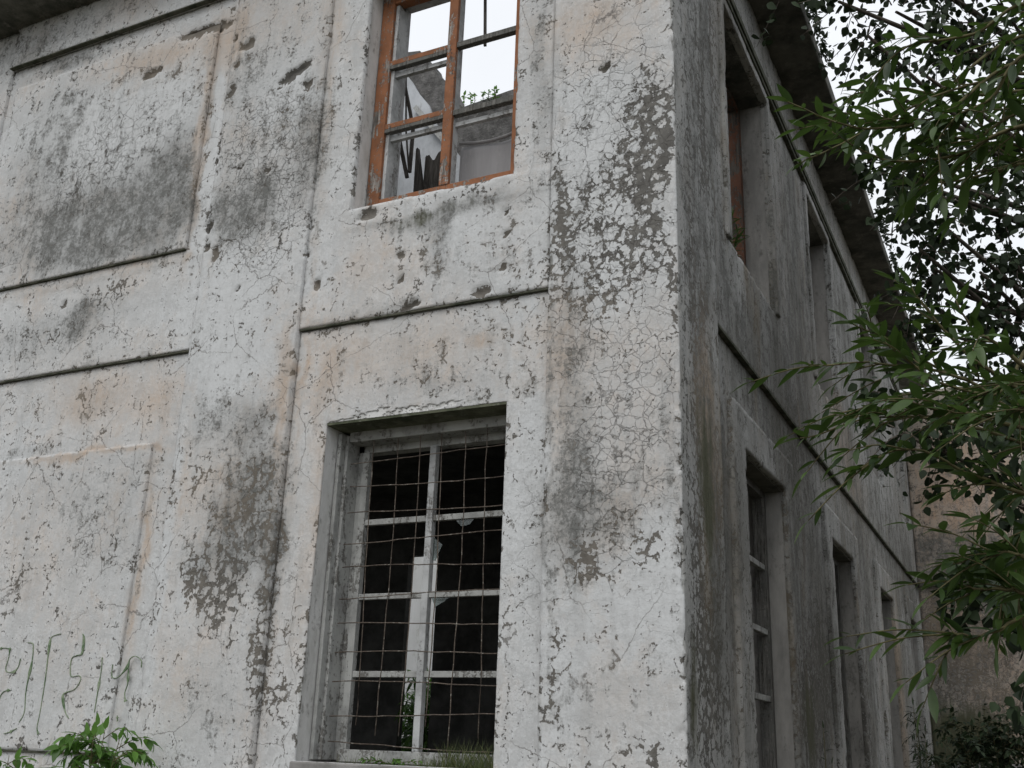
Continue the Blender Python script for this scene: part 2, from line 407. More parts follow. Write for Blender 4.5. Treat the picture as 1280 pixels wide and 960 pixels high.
# ------------------------------------------------------------------ wear on the walls, in metres on each wall
# F bare patches, S soot and some painted shade, O ochre, C crackle, P fresher paint, M moss, H knocked-out holes: (kind, along, up, half width, half height, turn, amount)
FRONT_WEAR = [
    ('O',-2.852,2.758,0.03,2.603,0,0.42),
    ('O',-3.848,2.899,0.033,2.787,0,0.25),
    ('S',-0.844,2.473,0.017,2.358,0,0.5),  # shadow line of the pilaster groove, painted in
    ('O',-1.161,3.278,0.374,0.488,0,0.2),
    ('O',-1.61,2.466,0.756,0.348,0,0.15),
    ('O',-4.788,2.549,0.909,0.278,0,0.25),
    ('P',-4.074,4.9,0.085,1.235,0,0.9),
    ('S',-4.055,4.895,0.075,1.233,0,-0.6),
    ('P',-3.923,1.339,0.063,0.715,0,0.6),
    ('S',-2.871,4.305,0.081,0.884,0,0.25),
    ('S',-1.621,2.642,0.573,0.118,0,0.15),
    ('S',-3.859,2.968,0.168,0.413,0,0.2),
    ('S',-0.631,3.176,0.173,0.703,0,0.3),
    ('S',-1.942,1.883,0.636,0.078,0,0.25),
    ('S',-5.345,2.613,0.675,0.144,0,0.2),
    ('S',-4.792,3.39,0.566,0.105,0,0.2),
    ('P',-3.455,2.909,0.4,0.268,0,0.5),
    ('P',-1.537,3.351,0.262,0.188,0,0.4),
    ('P',-5.722,5.405,0.68,0.23,0,0.5),
    ('O',-3.418,4.287,0.512,0.453,0,0.15),
    ('O',-4.562,3.569,1.118,0.113,0,0.25),
    ('O',-4.728,2.274,1.071,0.542,0,0.12),
    ('O',-2.191,3.285,0.849,0.259,0,0.17),
    ('O',-1.744,2.601,1.035,0.296,0,0.17),
    ('O',-2.441,3.011,0.215,0.513,0,0.25),
    ('O',-2.894,0.537,0.267,0.518,0,0.23),
    ('O',-3.851,1.572,0.157,0.363,0,0.3),
    ('O',-0.789,2.521,0.227,0.333,0,0.25),
    ('O',-0.355,1.537,0.303,0.39,0,0.2),
    ('O',-0.47,4.829,0.503,0.405,0,0.25),
    ('O',-0.263,0.392,0.28,0.342,0,0.15),
    ('O',-1.094,1.494,0.111,1.023,0,0.12),
    ('F',-0.21,4.136,0.14,0.344,0.14,0.4),
    ('F',-0.242,3.535,0.191,0.444,0.175,0.42),
    ('F',-0.175,3.669,0.101,0.537,0,0.35),
    ('F',-0.604,3.317,0.221,0.415,0,0.25),
    ('F',-0.806,3.328,0.084,0.48,0,0.35),
    ('F',-0.463,3.143,0.395,0.404,0,0.2),
    ('F',-0.3,2.858,0.326,0.278,0,0.28),
    ('F',0.001,2.67,0.051,0.16,0,0.6),
    ('F',-0.708,2.647,0.226,0.196,0,0.22),
    ('F',-0.047,3.878,0.056,0.362,0,0.5),
    ('F',-0.301,2.45,0.265,0.213,0,0.1),
    ('F',-0.631,1.051,0.143,0.104,0,0.55),
    ('F',-0.566,1.166,0.071,0.114,0,0.5),
    ('F',-0.2,1.133,0.097,0.083,0,0.6),
    ('F',-0.331,1.038,0.196,0.042,0,0.35),
    ('F',-0.228,0.037,0.155,0.082,0,0.5),
    ('F',-0.404,0.22,0.189,0.085,0,0.2),
    ('F',-0.8,0.57,0.081,0.227,0,0.4),
    ('F',-0.841,0.17,0.06,0.196,0,0.4),
    ('F',-0.027,2,0.04,1.004,0,0.3),
    ('S',-0.701,2.237,0.138,0.59,0,0.5),
    ('S',-0.661,1.364,0.157,0.391,0,0.55),
    ('S',-0.355,1.834,0.308,0.604,0,0.25),
    ('S',-0.056,1.706,0.059,0.682,0,0.4),
    ('S',-0.405,1.347,0.302,0.288,0,0.35),
    ('S',-0.24,3.866,0.23,0.733,0,0.25),
    ('S',-0.555,4.261,0.245,0.323,0,0.15),
    ('S',-0.596,0.26,0.292,0.216,0,0.3),
    ('S',-0.169,0.478,0.139,0.3,0,0.2),
    ('S',-0.76,1.08,0.104,0.574,0,0.3),
    ('C',-0.409,4.032,0.534,1.004,0,1),
    ('C',-0.407,2.573,0.487,0.817,0,0.8),
    ('C',-0.406,1.541,0.458,0.588,0,0.8),
    ('C',-0.655,0.934,0.305,0.187,0,0.3),
    ('C',-0.12,0.694,0.14,0.263,0,0.5),
    ('O',-0.652,4.887,0.387,0.343,0,0.5),
    ('O',-0.781,2.087,0.138,0.319,0,0.4),
    ('O',-0.77,1.57,0.107,0.503,0,0.35),
    ('O',-0.46,2.527,0.326,0.272,0,0.4),
    ('O',-0.253,1.824,0.304,0.599,0,0.35),
    ('O',-0.551,0.612,0.296,0.537,0,0.35),
    ('P',-0.58,3.764,0.268,0.741,0,0.5),
    ('P',-0.463,3.086,0.281,0.402,0,0.4),
    ('P',-0.356,0.788,0.387,0.27,0,0.5),
    ('P',-0.115,1.051,0.142,0.273,0,0.4),
    ('P',-0.795,0.346,0.151,0.531,0,0.3),
    ('S',-1.006,4.585,0.079,0.751,0,0.6),
    ('S',-1.682,3.62,0.576,0.091,0,0.8),
    ('S',-1.77,3.459,0.095,0.257,0,0.6),
    ('S',-1.4,3.141,0.382,0.183,0,0.3),
    ('S',-2.299,2.969,0.422,0.051,0,0.4),
    ('S',-2.121,2.475,0.536,0.359,0,0.15),
    ('F',-1.493,3.721,0.299,0.052,0,0.4),
    ('F',-1.147,4.625,0.067,0.621,0,0.25),
    ('F',-0.827,4.335,0.051,0.992,0,0.2),
    ('S',-1.356,2.236,0.361,0.168,0,0.3),
    ('S',-0.98,1.385,0.109,0.701,0,0.25),
    ('S',-1.851,2.325,0.321,0.145,0,0.2),
    ('O',-2.415,3.456,0.366,0.333,0,0.3),
    ('O',-2.913,5.361,0.12,0.968,0,0.6),
    ('O',-1.374,2.606,0.098,0.07,0,0.4),
    ('O',-2.678,2.609,0.288,0.375,0,0.2),
    ('O',-2.664,1.607,0.109,0.911,0,0.7),
    ('O',-1.659,3.25,0.529,0.251,0,0.15),
    ('O',-1.999,2.578,0.664,0.3,0,0.35),
    ('O',-2.953,1.977,0.086,0.719,0,0.5),
    ('P',-1.15,2.978,0.244,0.474,0,0.3),
    ('P',-1.042,1.592,0.139,0.72,0,0.4),
    ('P',-2.685,3.309,0.224,0.334,0,0.25),
    ('C',-1.021,0.995,0.134,0.966,0,0.5),
    ('C',-2.616,1.492,0.122,0.673,0,0.4),
    ('F',-2.59,1.38,0.033,0.332,0,0.5),
    ('F',-2.58,0.535,0.058,0.457,0,0.45),
    ('F',-2.768,0.333,0.091,0.201,0,0.4),
    ('F',-2.615,2.062,0.028,0.237,0,0.3),
    ('M',-2.544,0.235,0.063,0.344,0,0.5),
    ('M',-1.815,3.648,0.551,0.079,0,0.5),
    ('F',-3.148,2.249,0.12,0.099,0,0.42),
    ('S',-3.148,2.249,0.149,0.124,0,0.5),
    ('F',-3.599,2.254,0.275,0.223,0,0.15),
    ('S',-3.599,2.254,0.275,0.223,0,0.4),
    ('F',-3.704,1.833,0.172,0.172,0,0.3),
    ('F',-3.151,1.759,0.175,0.356,0,0.3),
    ('S',-3.173,1.76,0.219,0.416,0,0.55),
    ('F',-3.27,1.305,0.29,0.257,0,0.34),
    ('S',-3.27,1.305,0.326,0.343,0,0.6),
    ('F',-2.941,1.068,0.083,0.603,0,0.36),
    ('S',-2.941,1.068,0.096,0.658,0,0.6),
    ('F',-3.6,1.139,0.134,0.126,0,0.42),
    ('S',-3.6,1.139,0.164,0.149,0,0.4),
    ('F',-3.326,0.89,0.2,0.154,0,0.45),
    ('F',-3.609,0.981,0.074,0.113,0,0.5),
    ('F',-2.954,0.485,0.08,0.258,0,0.4),
    ('F',-3.288,0.434,0.348,0.262,0,0.15),
    ('F',-3.32,1.538,0.516,0.822,0,0.15),
    ('S',-3.519,3.983,0.306,0.296,0,0.85),
    ('S',-3.87,4.02,0.159,0.189,0,0.5),
    ('S',-3.324,4.486,0.513,0.459,0,0.4),
    ('S',-3.008,4.483,0.115,0.602,0,0.5),
    ('S',-3.596,5.567,0.651,0.678,0,0.35),
    ('S',-3.283,1.769,0.371,0.718,0,0.3),
    ('S',-3.289,0.226,0.345,0.308,0,0.4),
    ('S',-3.881,5.166,0.281,0.499,0,0.2),
    ('C',-3.408,4.506,0.561,0.616,0,1.3),
    ('C',-3.265,3.755,0.49,0.358,0,0.7),
    ('C',-3.338,1.655,0.445,0.892,0,0.6),
    ('C',-3.496,3.181,0.488,0.413,0,0.3),
    ('C',-3.074,0.382,0.542,0.412,0,0.4),
    ('O',-4.039,5.616,0.195,0.521,0,0.5),
    ('O',-3.632,5.823,0.568,0.346,0,0.5),
    ('O',-3.408,4.807,0.35,0.237,0,0.4),
    ('O',-3.46,1.723,0.34,0.421,0,0.6),
    ('O',-3.162,2.996,0.155,0.399,0,0.5),
    ('O',-3.59,0.541,0.29,0.432,0,0.5),
    ('O',-3.017,2.468,0.074,0.504,0,0.5),
    ('P',-3.214,4.87,0.345,0.236,0,0.8),
    ('P',-3.587,3.263,0.413,0.418,0,0.6),
    ('P',-3.673,2.809,0.326,0.404,0,0.4),
    ('P',-3.595,0.981,0.148,0.226,0,0.5),
    ('H',-4.316,5.978,0.235,0.054,0,1.3),
    ('H',-3.232,5.206,0.149,0.04,0.489,1.3),
    ('H',-4.863,5.67,0.095,0.036,0.175,1.2),
    ('H',-3.79,5.658,0.086,0.043,0.175,1),
    ('H',-3.084,5.056,0.034,0.048,0,1.2),
    ('H',-3.109,5.264,0.026,0.024,0,1.1),
    ('H',-3.94,5.778,0.024,0.035,0,1),
    ('H',-3.894,5.475,0.029,0.026,0,1),
    ('H',-3.897,5.21,0.028,0.05,0,1),
    ('H',-3.829,3.667,0.035,0.058,0,1),
    ('H',-3.918,3.755,0.026,0.03,0,1),
    ('H',-3.939,3.932,0.027,0.045,0,1),
    ('H',-1.948,2.931,0.06,0.025,0.262,1.2),
    ('H',-1.39,2.942,0.05,0.03,0,1),
    ('H',-2.392,3.735,0.067,0.041,0,0.9),
    ('H',-2.786,3.241,0.023,0.04,0,1),
    ('H',-2.044,3.145,0.028,0.019,0.349,1),
    ('H',-2.067,3.338,0.028,0.026,0,0.8),
    ('H',-1.219,3.523,0.019,0.019,0,0.9),
    ('H',-1.212,3.337,0.019,0.018,0,0.9),
    ('H',-1.226,3.092,0.019,0.03,0,0.9),
    ('H',-0.486,4.476,0.031,0.033,0,1),
    ('H',-3.685,4.437,0.027,0.023,0,0.9),
    ('H',-3.392,4.333,0.026,0.023,0,0.8),
    ('H',-2.172,2.172,0.066,0.019,0.175,1.3),
    ('H',-1.965,2.16,0.142,0.007,0.07,1.2),
    ('H',-1.715,2.166,0.157,0.006,0.052,1),
    ('H',-2.355,2.151,0.19,0.007,0.035,1.1),
    ('H',-3.541,3.324,0.016,0.017,0,0.9),
    ('H',-5.488,3.502,0.03,0.023,0,0.8),
    ('S',-5.273,4.75,1.056,0.515,0,0.25),
    ('S',-6.1,5.24,0.466,0.555,0,0.5),
    ('S',-4.828,4.217,0.738,0.402,0,0.9),
    ('S',-5.285,4.155,0.616,0.327,0,0.6),
    ('S',-4.425,4.478,0.268,0.565,0,0.6),
    ('S',-6.06,4.267,0.555,0.427,0,0.5),
    ('S',-5.256,5.583,0.876,0.274,0,0.25),
    ('S',-5.996,6.121,0.36,0.079,0,0.7),
    ('F',-5.51,4.928,0.543,0.264,0,0.15),
    ('F',-4.496,4.378,0.288,0.321,0,0.15),
    ('F',-6.353,5.39,0.36,0.378,0,0.15),
    ('C',-5.217,4.941,0.847,0.521,0,1),
    ('C',-5.92,4.524,0.665,0.52,0,0.5),
    ('P',-5.255,5.116,0.642,0.353,0,0.7),
    ('P',-4.538,5.344,0.303,0.348,0,0.4),
    ('O',-4.786,5.665,0.631,0.361,0,0.4),
    ('O',-4.156,4.609,0.066,0.886,0,0.9),
    ('O',-4.923,5.877,0.646,0.184,0,0.5),
    ('O',-6.204,4.418,0.34,0.522,0,0.3),
    ('S',-5.969,6.464,1.097,0.302,0,0.5),
    ('O',-5.357,6.549,0.347,0.198,0,0.6),
    ('S',-6.762,6.516,0.523,0.418,0,0.4),
    ('F',-5.263,3.318,0.128,0.183,0,0.36),
    ('S',-5.263,3.318,0.138,0.198,0,0.7),
    ('F',-5.557,3.237,0.101,0.077,0,0.5),
    ('F',-5.907,3.304,0.147,0.172,0,0.3),
    ('F',-4.918,3.557,0.269,0.092,0,0.5),
    ('F',-4.934,3.376,0.096,0.075,0,0.35),
    ('S',-5.98,3.201,0.421,0.234,0,0.4),
    ('S',-4.975,2.988,0.566,0.146,0,0.2),
    ('S',-5.331,3.329,0.596,0.229,0,0.35),
    ('O',-5.234,3.723,1.205,0.063,0,0.6),
    ('O',-5.156,2.591,0.378,0.213,0,0.2),
    ('F',-5.099,2.619,0.075,0.057,0,0.5),
    ('O',-4.179,2.479,0.254,0.335,0,0.3),
    ('F',-4.785,1.76,0.525,0.389,0,0.1),
    ('F',-4.433,1.305,0.182,0.366,0,0.2),
    ('S',-4.57,1.557,0.509,0.566,0,0.35),
    ('S',-5.266,1.926,0.557,0.27,0,0.2),
    ('O',-4.168,1.115,0.048,0.827,0,0.9),
    ('O',-5.118,1.338,0.534,0.507,0,0.3),
    ('P',-5.561,2.358,0.584,0.284,0,0.3),
    ('S',-4.875,0.376,0.5,0.342,0,0.25),
    ('O',-4.911,2.7,0.741,0.426,0,0.3),
    ('C',-4.698,1.379,0.769,0.748,0,0.5),
    ('S',-4.187,2.092,0.208,0.259,0,0.2),
    ('S',-5.718,2.235,0.591,0.071,0,0.4),
    ('O',-5.003,2.135,0.912,0.041,0,0.7),
]
SIDE_WEAR = [
    ('F',0.807,1.491,0.194,0.321,0,0.3),
    ('F',3.594,2.664,0.525,0.485,0,0.35),
    ('F',2.696,1.001,0.177,0.947,0,0.3),
    ('S',4.24,1.179,0.805,0.893,0,0.5),
    ('F',6.464,0.433,0.452,0.497,0,0.6),
    ('S',2.955,0.299,0.424,0.48,0,0.5),
    ('F',4.34,0.905,0.485,0.437,0,0.5),
    ('S',2.75,3.887,0.667,0.335,0,0.3),
    ('P',0.511,4.841,0.105,0.585,0,0.8),
    ('P',0.822,3.825,0.108,0.617,0,0.8),
    ('P',0.4,2.556,0.11,0.458,0,0.6),
    ('P',0.817,0.786,0.187,0.744,0,0.7),
    ('P',2.384,0.848,0.164,0.72,0,0.5),
    ('S',1.132,3.395,0.183,0.408,0,0.6),
    ('F',0.667,4.33,0.128,0.637,0,0.5),
    ('F',1.076,5.23,0.097,0.725,0,0.4),
    ('F',0.561,2.73,0.096,0.297,0,0.5),
    ('O',1.275,1.261,0.086,1.392,0,0.7),
    ('O',5.844,3.824,1.142,0.535,0,0.5),
    ('O',4.214,3.562,0.605,0.555,0,0.4),
    ('S',7.168,5.092,0.71,0.647,0,0.3),
    ('S',0.409,3.547,0.173,1.535,0,0.6),
    ('S',0.834,4.569,0.269,1.035,0,0.6),
    ('S',0.541,3.13,0.156,0.371,0,0.7),
    ('P',0.757,4.869,0.223,0.904,0,0.5),
    ('P',0.485,4.026,0.12,0.808,0,0.5),
    ('P',0.303,0.818,0.196,0.744,0,0.5),
    ('P',1.038,2.615,0.26,0.497,0,0.3),
    ('O',0.625,1.869,0.263,0.821,0,1),
    ('M',0.53,1.636,0.181,0.579,0,0.7),
    ('O',1.379,5.44,0.264,1.016,0,0.4),
    ('O',0.481,2.255,0.147,0.336,0,0.6),
    ('F',0.513,0.429,0.237,0.502,0,0.4),
    ('F',0.328,1.101,0.167,0.966,0,0.25),
    ('F',0.328,3.208,0.111,1.221,0,0.3),
    ('S',0.689,1.262,0.148,1.032,0,0.5),
    ('S',1.102,1.499,0.167,1.117,0,0.5),
    ('M',0.152,0.318,0.091,0.385,0,0.6),
    ('S',1.902,3.051,1.095,0.285,0,0.2),
    ('P',1.717,3.45,0.795,0.291,0,0.4),
    ('P',2.166,3.08,1.162,0.22,0,0.3),
    ('S',4.157,4.749,0.712,1.226,0,0.4),
    ('O',3.214,4.573,0.522,0.929,0,0.4),
    ('S',2.838,2.884,1.328,0.462,0,0.5),
    ('S',3.606,2.079,0.738,1.231,0,0.9),
    ('F',3.7,0.423,0.565,0.393,0,0.9),
    ('S',3.731,0.522,0.787,0.597,0,1.2),
    ('S',6.68,0.524,0.586,0.765,0,1),
    ('S',7.098,1.688,0.773,1.174,0,0.5),
    ('O',6.472,3.435,1.241,0.65,0,0.5),
    ('O',7.38,2.873,1.11,0.44,0,0.5),
    ('O',2.995,1.617,0.128,1.746,0,0.4),
    ('O',9.666,0.86,0.707,1.289,0,0.8),
    ('P',6.447,4.719,0.892,0.961,0,0.8),
    ('P',9.051,3.446,1.758,0.639,0,0.5),
    ('M',3.599,0.323,0.414,0.385,0,0.6),
    ('S',10.363,2.91,2.033,0.66,0,0.4),
    ('O',9.126,1.029,0.998,1.053,0,0.6),
    ('S',12.02,1.829,0.706,1.33,0,0.5),
]
WING_WEAR = [
    ('O',0.827,4.76,0.632,0.7,0,1.2),
    ('O',1.13,4.044,0.737,0.814,0,0.7),
    ('O',0.454,2.212,0.49,0.517,0,1),
    ('O',1.054,1.078,0.465,0.733,0,0.6),
    ('S',0.679,3.258,0.989,0.4,0,1),
    ('S',0.064,1.319,0.368,1.517,0,0.66),
    ('S',0.911,1.948,0.834,1.013,0,0.39),
    ('S',0.332,0.947,0.601,0.743,0,0.61),
    ('F',0.633,1.572,0.839,1.132,0,0.35),
    ('P',0.904,1.322,0.353,0.186,0,0.5),
    ('P',1.305,5.715,0.882,1.144,0,0.6),
    ('M',0.391,0.337,0.948,0.605,0,1),
    ('S',1.231,2.71,0.714,0.387,0,0.33),
    ('F',0.343,2.344,0.37,0.651,0,0.35),
    ('C',0.802,3.252,1.229,2.663,0,0.8),
]
BASE = {'front': dict(S=.13, F=-.12, C=.08, O=.03), 'side': dict(S=.46, F=.14, M=.09, C=.2), 'wing': dict(S=.38, O=.28, F=.12, C=.3)}  # side soot level also carries tree shade
WEAR = {'front': FRONT_WEAR, 'side': SIDE_WEAR, 'wing': WING_WEAR}

def paint_wear(wall, u, z):
    wu = u + .16 * (fbm(u * 2.3, z * 2.3, 31, 4) - .5) + .10 * (fbm(u * 9, z * 7, 33, 3) - .5)
    wz = z + .20 * (fbm(u * 2.1, z * 1.7, 41, 4) - .5) + .12 * (fbm(u * 9, z * 6, 43, 3) - .5)
    hw = .07
    ch = {k: np.full(u.shape, BASE[wall].get(k, 0.0)) for k in 'FSOCPMH'}
    for k, cu, cz, hu, hz, an, am in WEAR[wall]:
        if k == 'H': du, dz = u + hw * (fbm(u * 38, z * 38, 71, 3) - .5) - cu, z + hw * (fbm(u * 38, z * 38, 83, 3) - .5) - cz
        else: du, dz = wu - cu, wz - cz
        c, s = math.cos(an), math.sin(an)
        a, b = (du * c + dz * s) / max(hu, .008), (-du * s + dz * c) / max(hz, .008)
        r2 = a * a + b * b
        if k == 'H': ch[k] = np.maximum(ch[k], am * np.clip(1.6 - r2, 0, 1) ** .5)
        else: ch[k] = ch[k] + am * np.exp(-np.clip(r2, 0, 40) ** 1.3 * .75)
    ch['F'] = ch['F'] - .20 * np.clip(1 - ch['F'] / .16, 0, 1)
    if wall == 'front': ch['S'] = ch['S'] * .88
    for k in 'SF': ch[k] = np.minimum(ch[k], .72 if k == 'F' else .92)
    ch['C'] = np.minimum(ch['C'], 1.2)
    return ch

def sheet(name, mat, parent, wall, us, zs, base, nrm, holes=(), thick=.06, amp=.004, steps=(), less=0.0):
    """a plaster face: grid of us x zs; base(u) -> plan point, nrm(u) -> plan normal; skirts run back by thick round every edge"""
    us, zs = np.asarray(us, float), np.asarray(zs, float)
    U, Z = np.meshgrid(us, zs, indexing='ij')
    bx, by = base(us); nx, ny = nrm(us)
    wallsel = wall(us) if callable(wall) else None
    if wallsel is None:
        ch = paint_wear(wall, U, Z)
    else:                                              # wraps the corner: along the front, then along the side
        cf = paint_wear('front', np.minimum(U, 0), Z); cs = paint_wear('side', np.maximum(U, 0), Z)
        m = wallsel[:, None]
        ch = {k: cf[k] * (1 - m) + cs[k] * m for k in cf}
    ch['S'] = ch['S'] - less; ch['F'] = ch['F'] - less * .5; ch['P'] = ch['P'] + less
    d = amp * 1.3 * (fbm(U * 2.2, Z * 2.2, 5, 5) - .5) + amp * 1.1 * (fbm(U * 14, Z * 14, 9, 3) - .5)
    d -= .03 * np.clip(ch['H'], 0, 1) + .003 * np.clip(ch['F'], 0, 1)
    for (u0, u1, z0, z1, h) in steps:
        d += h * ((U > u0) & (U < u1) & (Z > z0) & (Z < z1))
    eu = np.minimum(np.abs(U - us[0]), np.abs(U - us[-1]))
    ez = np.minimum(np.abs(Z - zs[0]), np.abs(Z - zs[-1]))
    ed = np.minimum(eu, ez)
    for (u0, u1, z0, z1) in holes:
        ed = np.minimum(ed, np.hypot(np.maximum(np.maximum(u0 - U, U - u1), 0), np.maximum(np.maximum(z0 - Z, Z - z1), 0)))
    if wallsel is not None: ed = np.minimum(ed, np.abs(U) * .8)
    worn = np.clip((fbm(U * 5, Z * 5, 51, 4) + .5 * fbm(U * 22, Z * 22, 57, 2) - .80) * 5, 0, 1)
    d -= min(.02, thick * .4) * worn * np.clip(1 - ed / .045, 0, 1)
    chipF = worn * np.clip(1 - ed / .05, 0, 1)
    ch['F'] = np.maximum(ch['F'], chipF * .45)
    V = np.stack([bx[:, None] + nx[:, None] * d, by[:, None] + ny[:, None] * d, Z], -1).reshape(-1, 3)
    nu, nz = len(us), len(zs)
    I = np.arange(nu * nz).reshape(nu, nz)
    Q = np.stack([I[:-1, :-1], I[1:, :-1], I[1:, 1:], I[:-1, 1:]], -1)
    cu, cz = (us[:-1] + us[1:]) / 2, (zs[:-1] + zs[1:]) / 2
    keep = np.ones((nu - 1, nz - 1), bool)
    for (u0, u1, z0, z1) in holes:
        keep &= ~(((cu > u0) & (cu < u1))[:, None] & ((cz > z0) & (cz < z1))[None])
    Q = Q[keep]
    E = np.concatenate([Q[:, [0, 1]], Q[:, [1, 2]], Q[:, [2, 3]], Q[:, [3, 0]]])
    key = np.sort(E, 1); key = key[:, 0] * (nu * nz) + key[:, 1]
    _, inv, cnt = np.unique(key, return_inverse=True, return_counts=True)
    B = E[cnt[inv] == 1]
    bv = np.unique(B); remap = np.full(nu * nz, -1); remap[bv] = nu * nz + np.arange(len(bv))
    VB = V[bv].copy()
    ui = bv // nz
    VB[:, 0] -= nx[ui] * (thick + d.reshape(-1)[bv]); VB[:, 1] -= ny[ui] * (thick + d.reshape(-1)[bv])
    SK = np.stack([B[:, 1], B[:, 0], remap[B[:, 0]], remap[B[:, 1]]], -1)
    fl = np.clip(ch['F'] + 1.2 * np.clip(ch['H'] * 1.5 - .3, 0, 1), 0, 1.6)
    w = np.stack([fl, ch['S'], ch['O'], ch['C']], -1).reshape(-1, 4)
    w2 = np.stack([ch['P'], ch['M'], 0 * U, 0 * U], -1).reshape(-1, 4)
    Vall = np.concatenate([V, VB]); w = np.concatenate([w, w[bv]]); w2 = np.concatenate([w2, w2[bv]])
    used = np.zeros(len(Vall), bool); used[Q.ravel()] = True; used[SK.ravel()] = True
    rm = np.cumsum(used) - 1
    return np_mesh(name, Vall[used], [rm[Q], rm[SK]], mat, parent, dict(wear=w[used], wear2=w2[used]), smooth=False)

def cuts(a, b, step, *extra):
    pts = sorted(set([a, b] + [e for e in extra if a < e < b]))
    out = []
    for p, q in zip(pts, pts[1:]):
        n = max(1, int(round((q - p) / step)))
        out += list(np.linspace(p, q, n + 1)[:-1])
    return out + [b]

def front_sheet(name, x0, x1, z0, z1, y, holes=(), step=.022, thick=.06, steps=(), parent=None, amp=.004, mat=None, fine=None):
    us = cuts(x0, x1, step, *[h[k] for h in holes for k in (0, 1)], *[s[k] for s in steps for k in (0, 1)])
    zs = cuts(z0, z1, step, *[h[k] for h in holes for k in (2, 3)], *[s[k] for s in steps for k in (2, 3)])
    if fine: zs = [z for z in zs if z <= fine[0] or z >= fine[1]] + list(np.arange(fine[0], fine[1], fine[2])[1:]); zs = sorted(zs)
    return sheet(name, mat or M_front, parent, 'front', us, zs, lambda u: (u, np.full_like(u, y)), lambda u: (0 * u, 0 * u - 1), holes, thick, amp, steps)

def side_sheet(name, y0, y1, z0, z1, x, holes=(), step=.03, thick=.06, steps=(), parent=None, amp=.005, less=0.0):
    us = cuts(y0, y1, step, *[h[k] for h in holes for k in (0, 1)], *[s[k] for s in steps for k in (0, 1)])
    zs = cuts(z0, z1, step, *[h[k] for h in holes for k in (2, 3)], *[s[k] for s in steps for k in (2, 3)])
    return sheet(name, M_side, parent, 'side', us, zs, lambda u: (np.full_like(u, x), u), lambda u: (0 * u + 1, 0 * u), holes, thick, amp, steps, less)

def slab_holes(name, u0, u1, z0, z1, d0, d1, holes, mat, parent, to):
    """a wall d0..d1 thick with rectangular openings; to(u, d, z) -> world"""
    us = sorted({u0, u1, *[h[0] for h in holes], *[h[1] for h in holes]}); us = [u for u in us if u0 <= u <= u1]
    zs = sorted({z0, z1, *[h[2] for h in holes], *[h[3] for h in holes]}); zs = [z for z in zs if z0 <= z <= z1]
    nu, nz = len(us), len(zs)
    mb = MB()
    for d in (d0, d1):
        mb.v += [to(u, d, z) for u in us for z in zs]
    idx = lambda i, j, k: k * nu * nz + i * nz + j
    def solid(i, j):
        if not (0 <= i < nu - 1 and 0 <= j < nz - 1): return False
        c, e = (us[i] + us[i+1]) / 2, (zs[j] + zs[j+1]) / 2
        return not any(h[0] < c < h[1] and h[2] < e < h[3] for h in holes)
    for i in range(nu - 1):
        for j in range(nz - 1):
            if not solid(i, j): continue
            mb.f.append((idx(i, j, 0), idx(i+1, j, 0), idx(i+1, j+1, 0), idx(i, j+1, 0)))
            mb.f.append((idx(i, j, 1), idx(i, j+1, 1), idx(i+1, j+1, 1), idx(i+1, j, 1)))
            for (di, dj, a, b) in ((-1, 0, (i, j), (i, j+1)), (1, 0, (i+1, j+1), (i+1, j)), (0, -1, (i+1, j), (i, j)), (0, 1, (i, j+1), (i+1, j+1))):
                if not solid(i + di, j + dj):
                    mb.f.append((idx(*a, 0), idx(*b, 0), idx(*b, 1), idx(*a, 1)))
    return mb.build(name, mat, parent)

FR = lambda u, d, z: (u, d, z)                          # front wall: along x, depth into +y
SI = lambda u, d, z: (-d, u, z)                         # side wall: along y, depth into -x

# ------------------------------------------------------------------ ground
g = MB().box(-400, 400, -400, 400, -2.6, -1.6).build('ground', M_ground); tag(g, kind='structure')

# ------------------------------------------------------------------ the building
B = thing('derelict_building', 'two-storey derelict white plaster building with stained flaking walls and empty windows', 'building', (0, 0, -1.6))
B.location = (0, 0, 0)
UW = (-2.55, -1.18, 3.81, 5.87)                          # upper front window opening
LW = (-2.60, -1.18, -.11, 2.14)                          # lower front window opening
SIDE_LOW = [(1.65, 3.0, -.11, 2.14), (5.12, 6.5, -.11, 2.14), (8.5, 9.75, -.11, 2.14), (11.75, 12.75, -.11, 2.14)]
SIDE_UP = [(1.40, 2.95, 3.72, 5.90), (4.78, 6.1, 3.72, 5.90), (8.3, 9.6, 3.72, 5.90), (11.6, 12.6, 3.72, 5.90)]
gap = lambda h: (h[0] - .004, h[1] + .004, h[2] - .004, h[3] + .004)
LEFT_UP = (-6.3, -5.0, 9, 9.5)

slab_holes('front_wall', -9.0, -.06, -1.6, 6.74, .058, .45, [gap(UW), gap(LW)], M_reveal, B, FR)
slab_holes('side_wall', .452, 13.36, -1.6, 6.74, .062, .45, [gap(h) for h in SIDE_LOW + SIDE_UP], M_reveal_side, B, SI)
# corner pilaster wraps round the corner
r = .02
us = np.array(cuts(-.88, -.05, .02) + [-.035, -.02, -.01, 0, .01, .02, .035] + cuts(.05, .91, .022))
def corner_plan(u):
    a = np.clip((u + .02) / .04, 0, 1) * math.pi / 2
    x = np.where(u < -.02, u + .0, np.where(u > .02, 0, -r + r * np.sin(a)))
    y = np.where(u < -.02, 0, np.where(u > .02, u, r - r * np.cos(a)))
    return x, y
def corner_nrm(u):
    a = np.clip((u + .02) / .04, 0, 1) * math.pi / 2
    return np.sin(a), -np.cos(a)
cp = sheet('corner_pilaster', M_front, B, lambda u: (u > .008).astype(float), us, cuts(-1.6, 6.74, .022), corner_plan, corner_nrm, (), .055, .005)
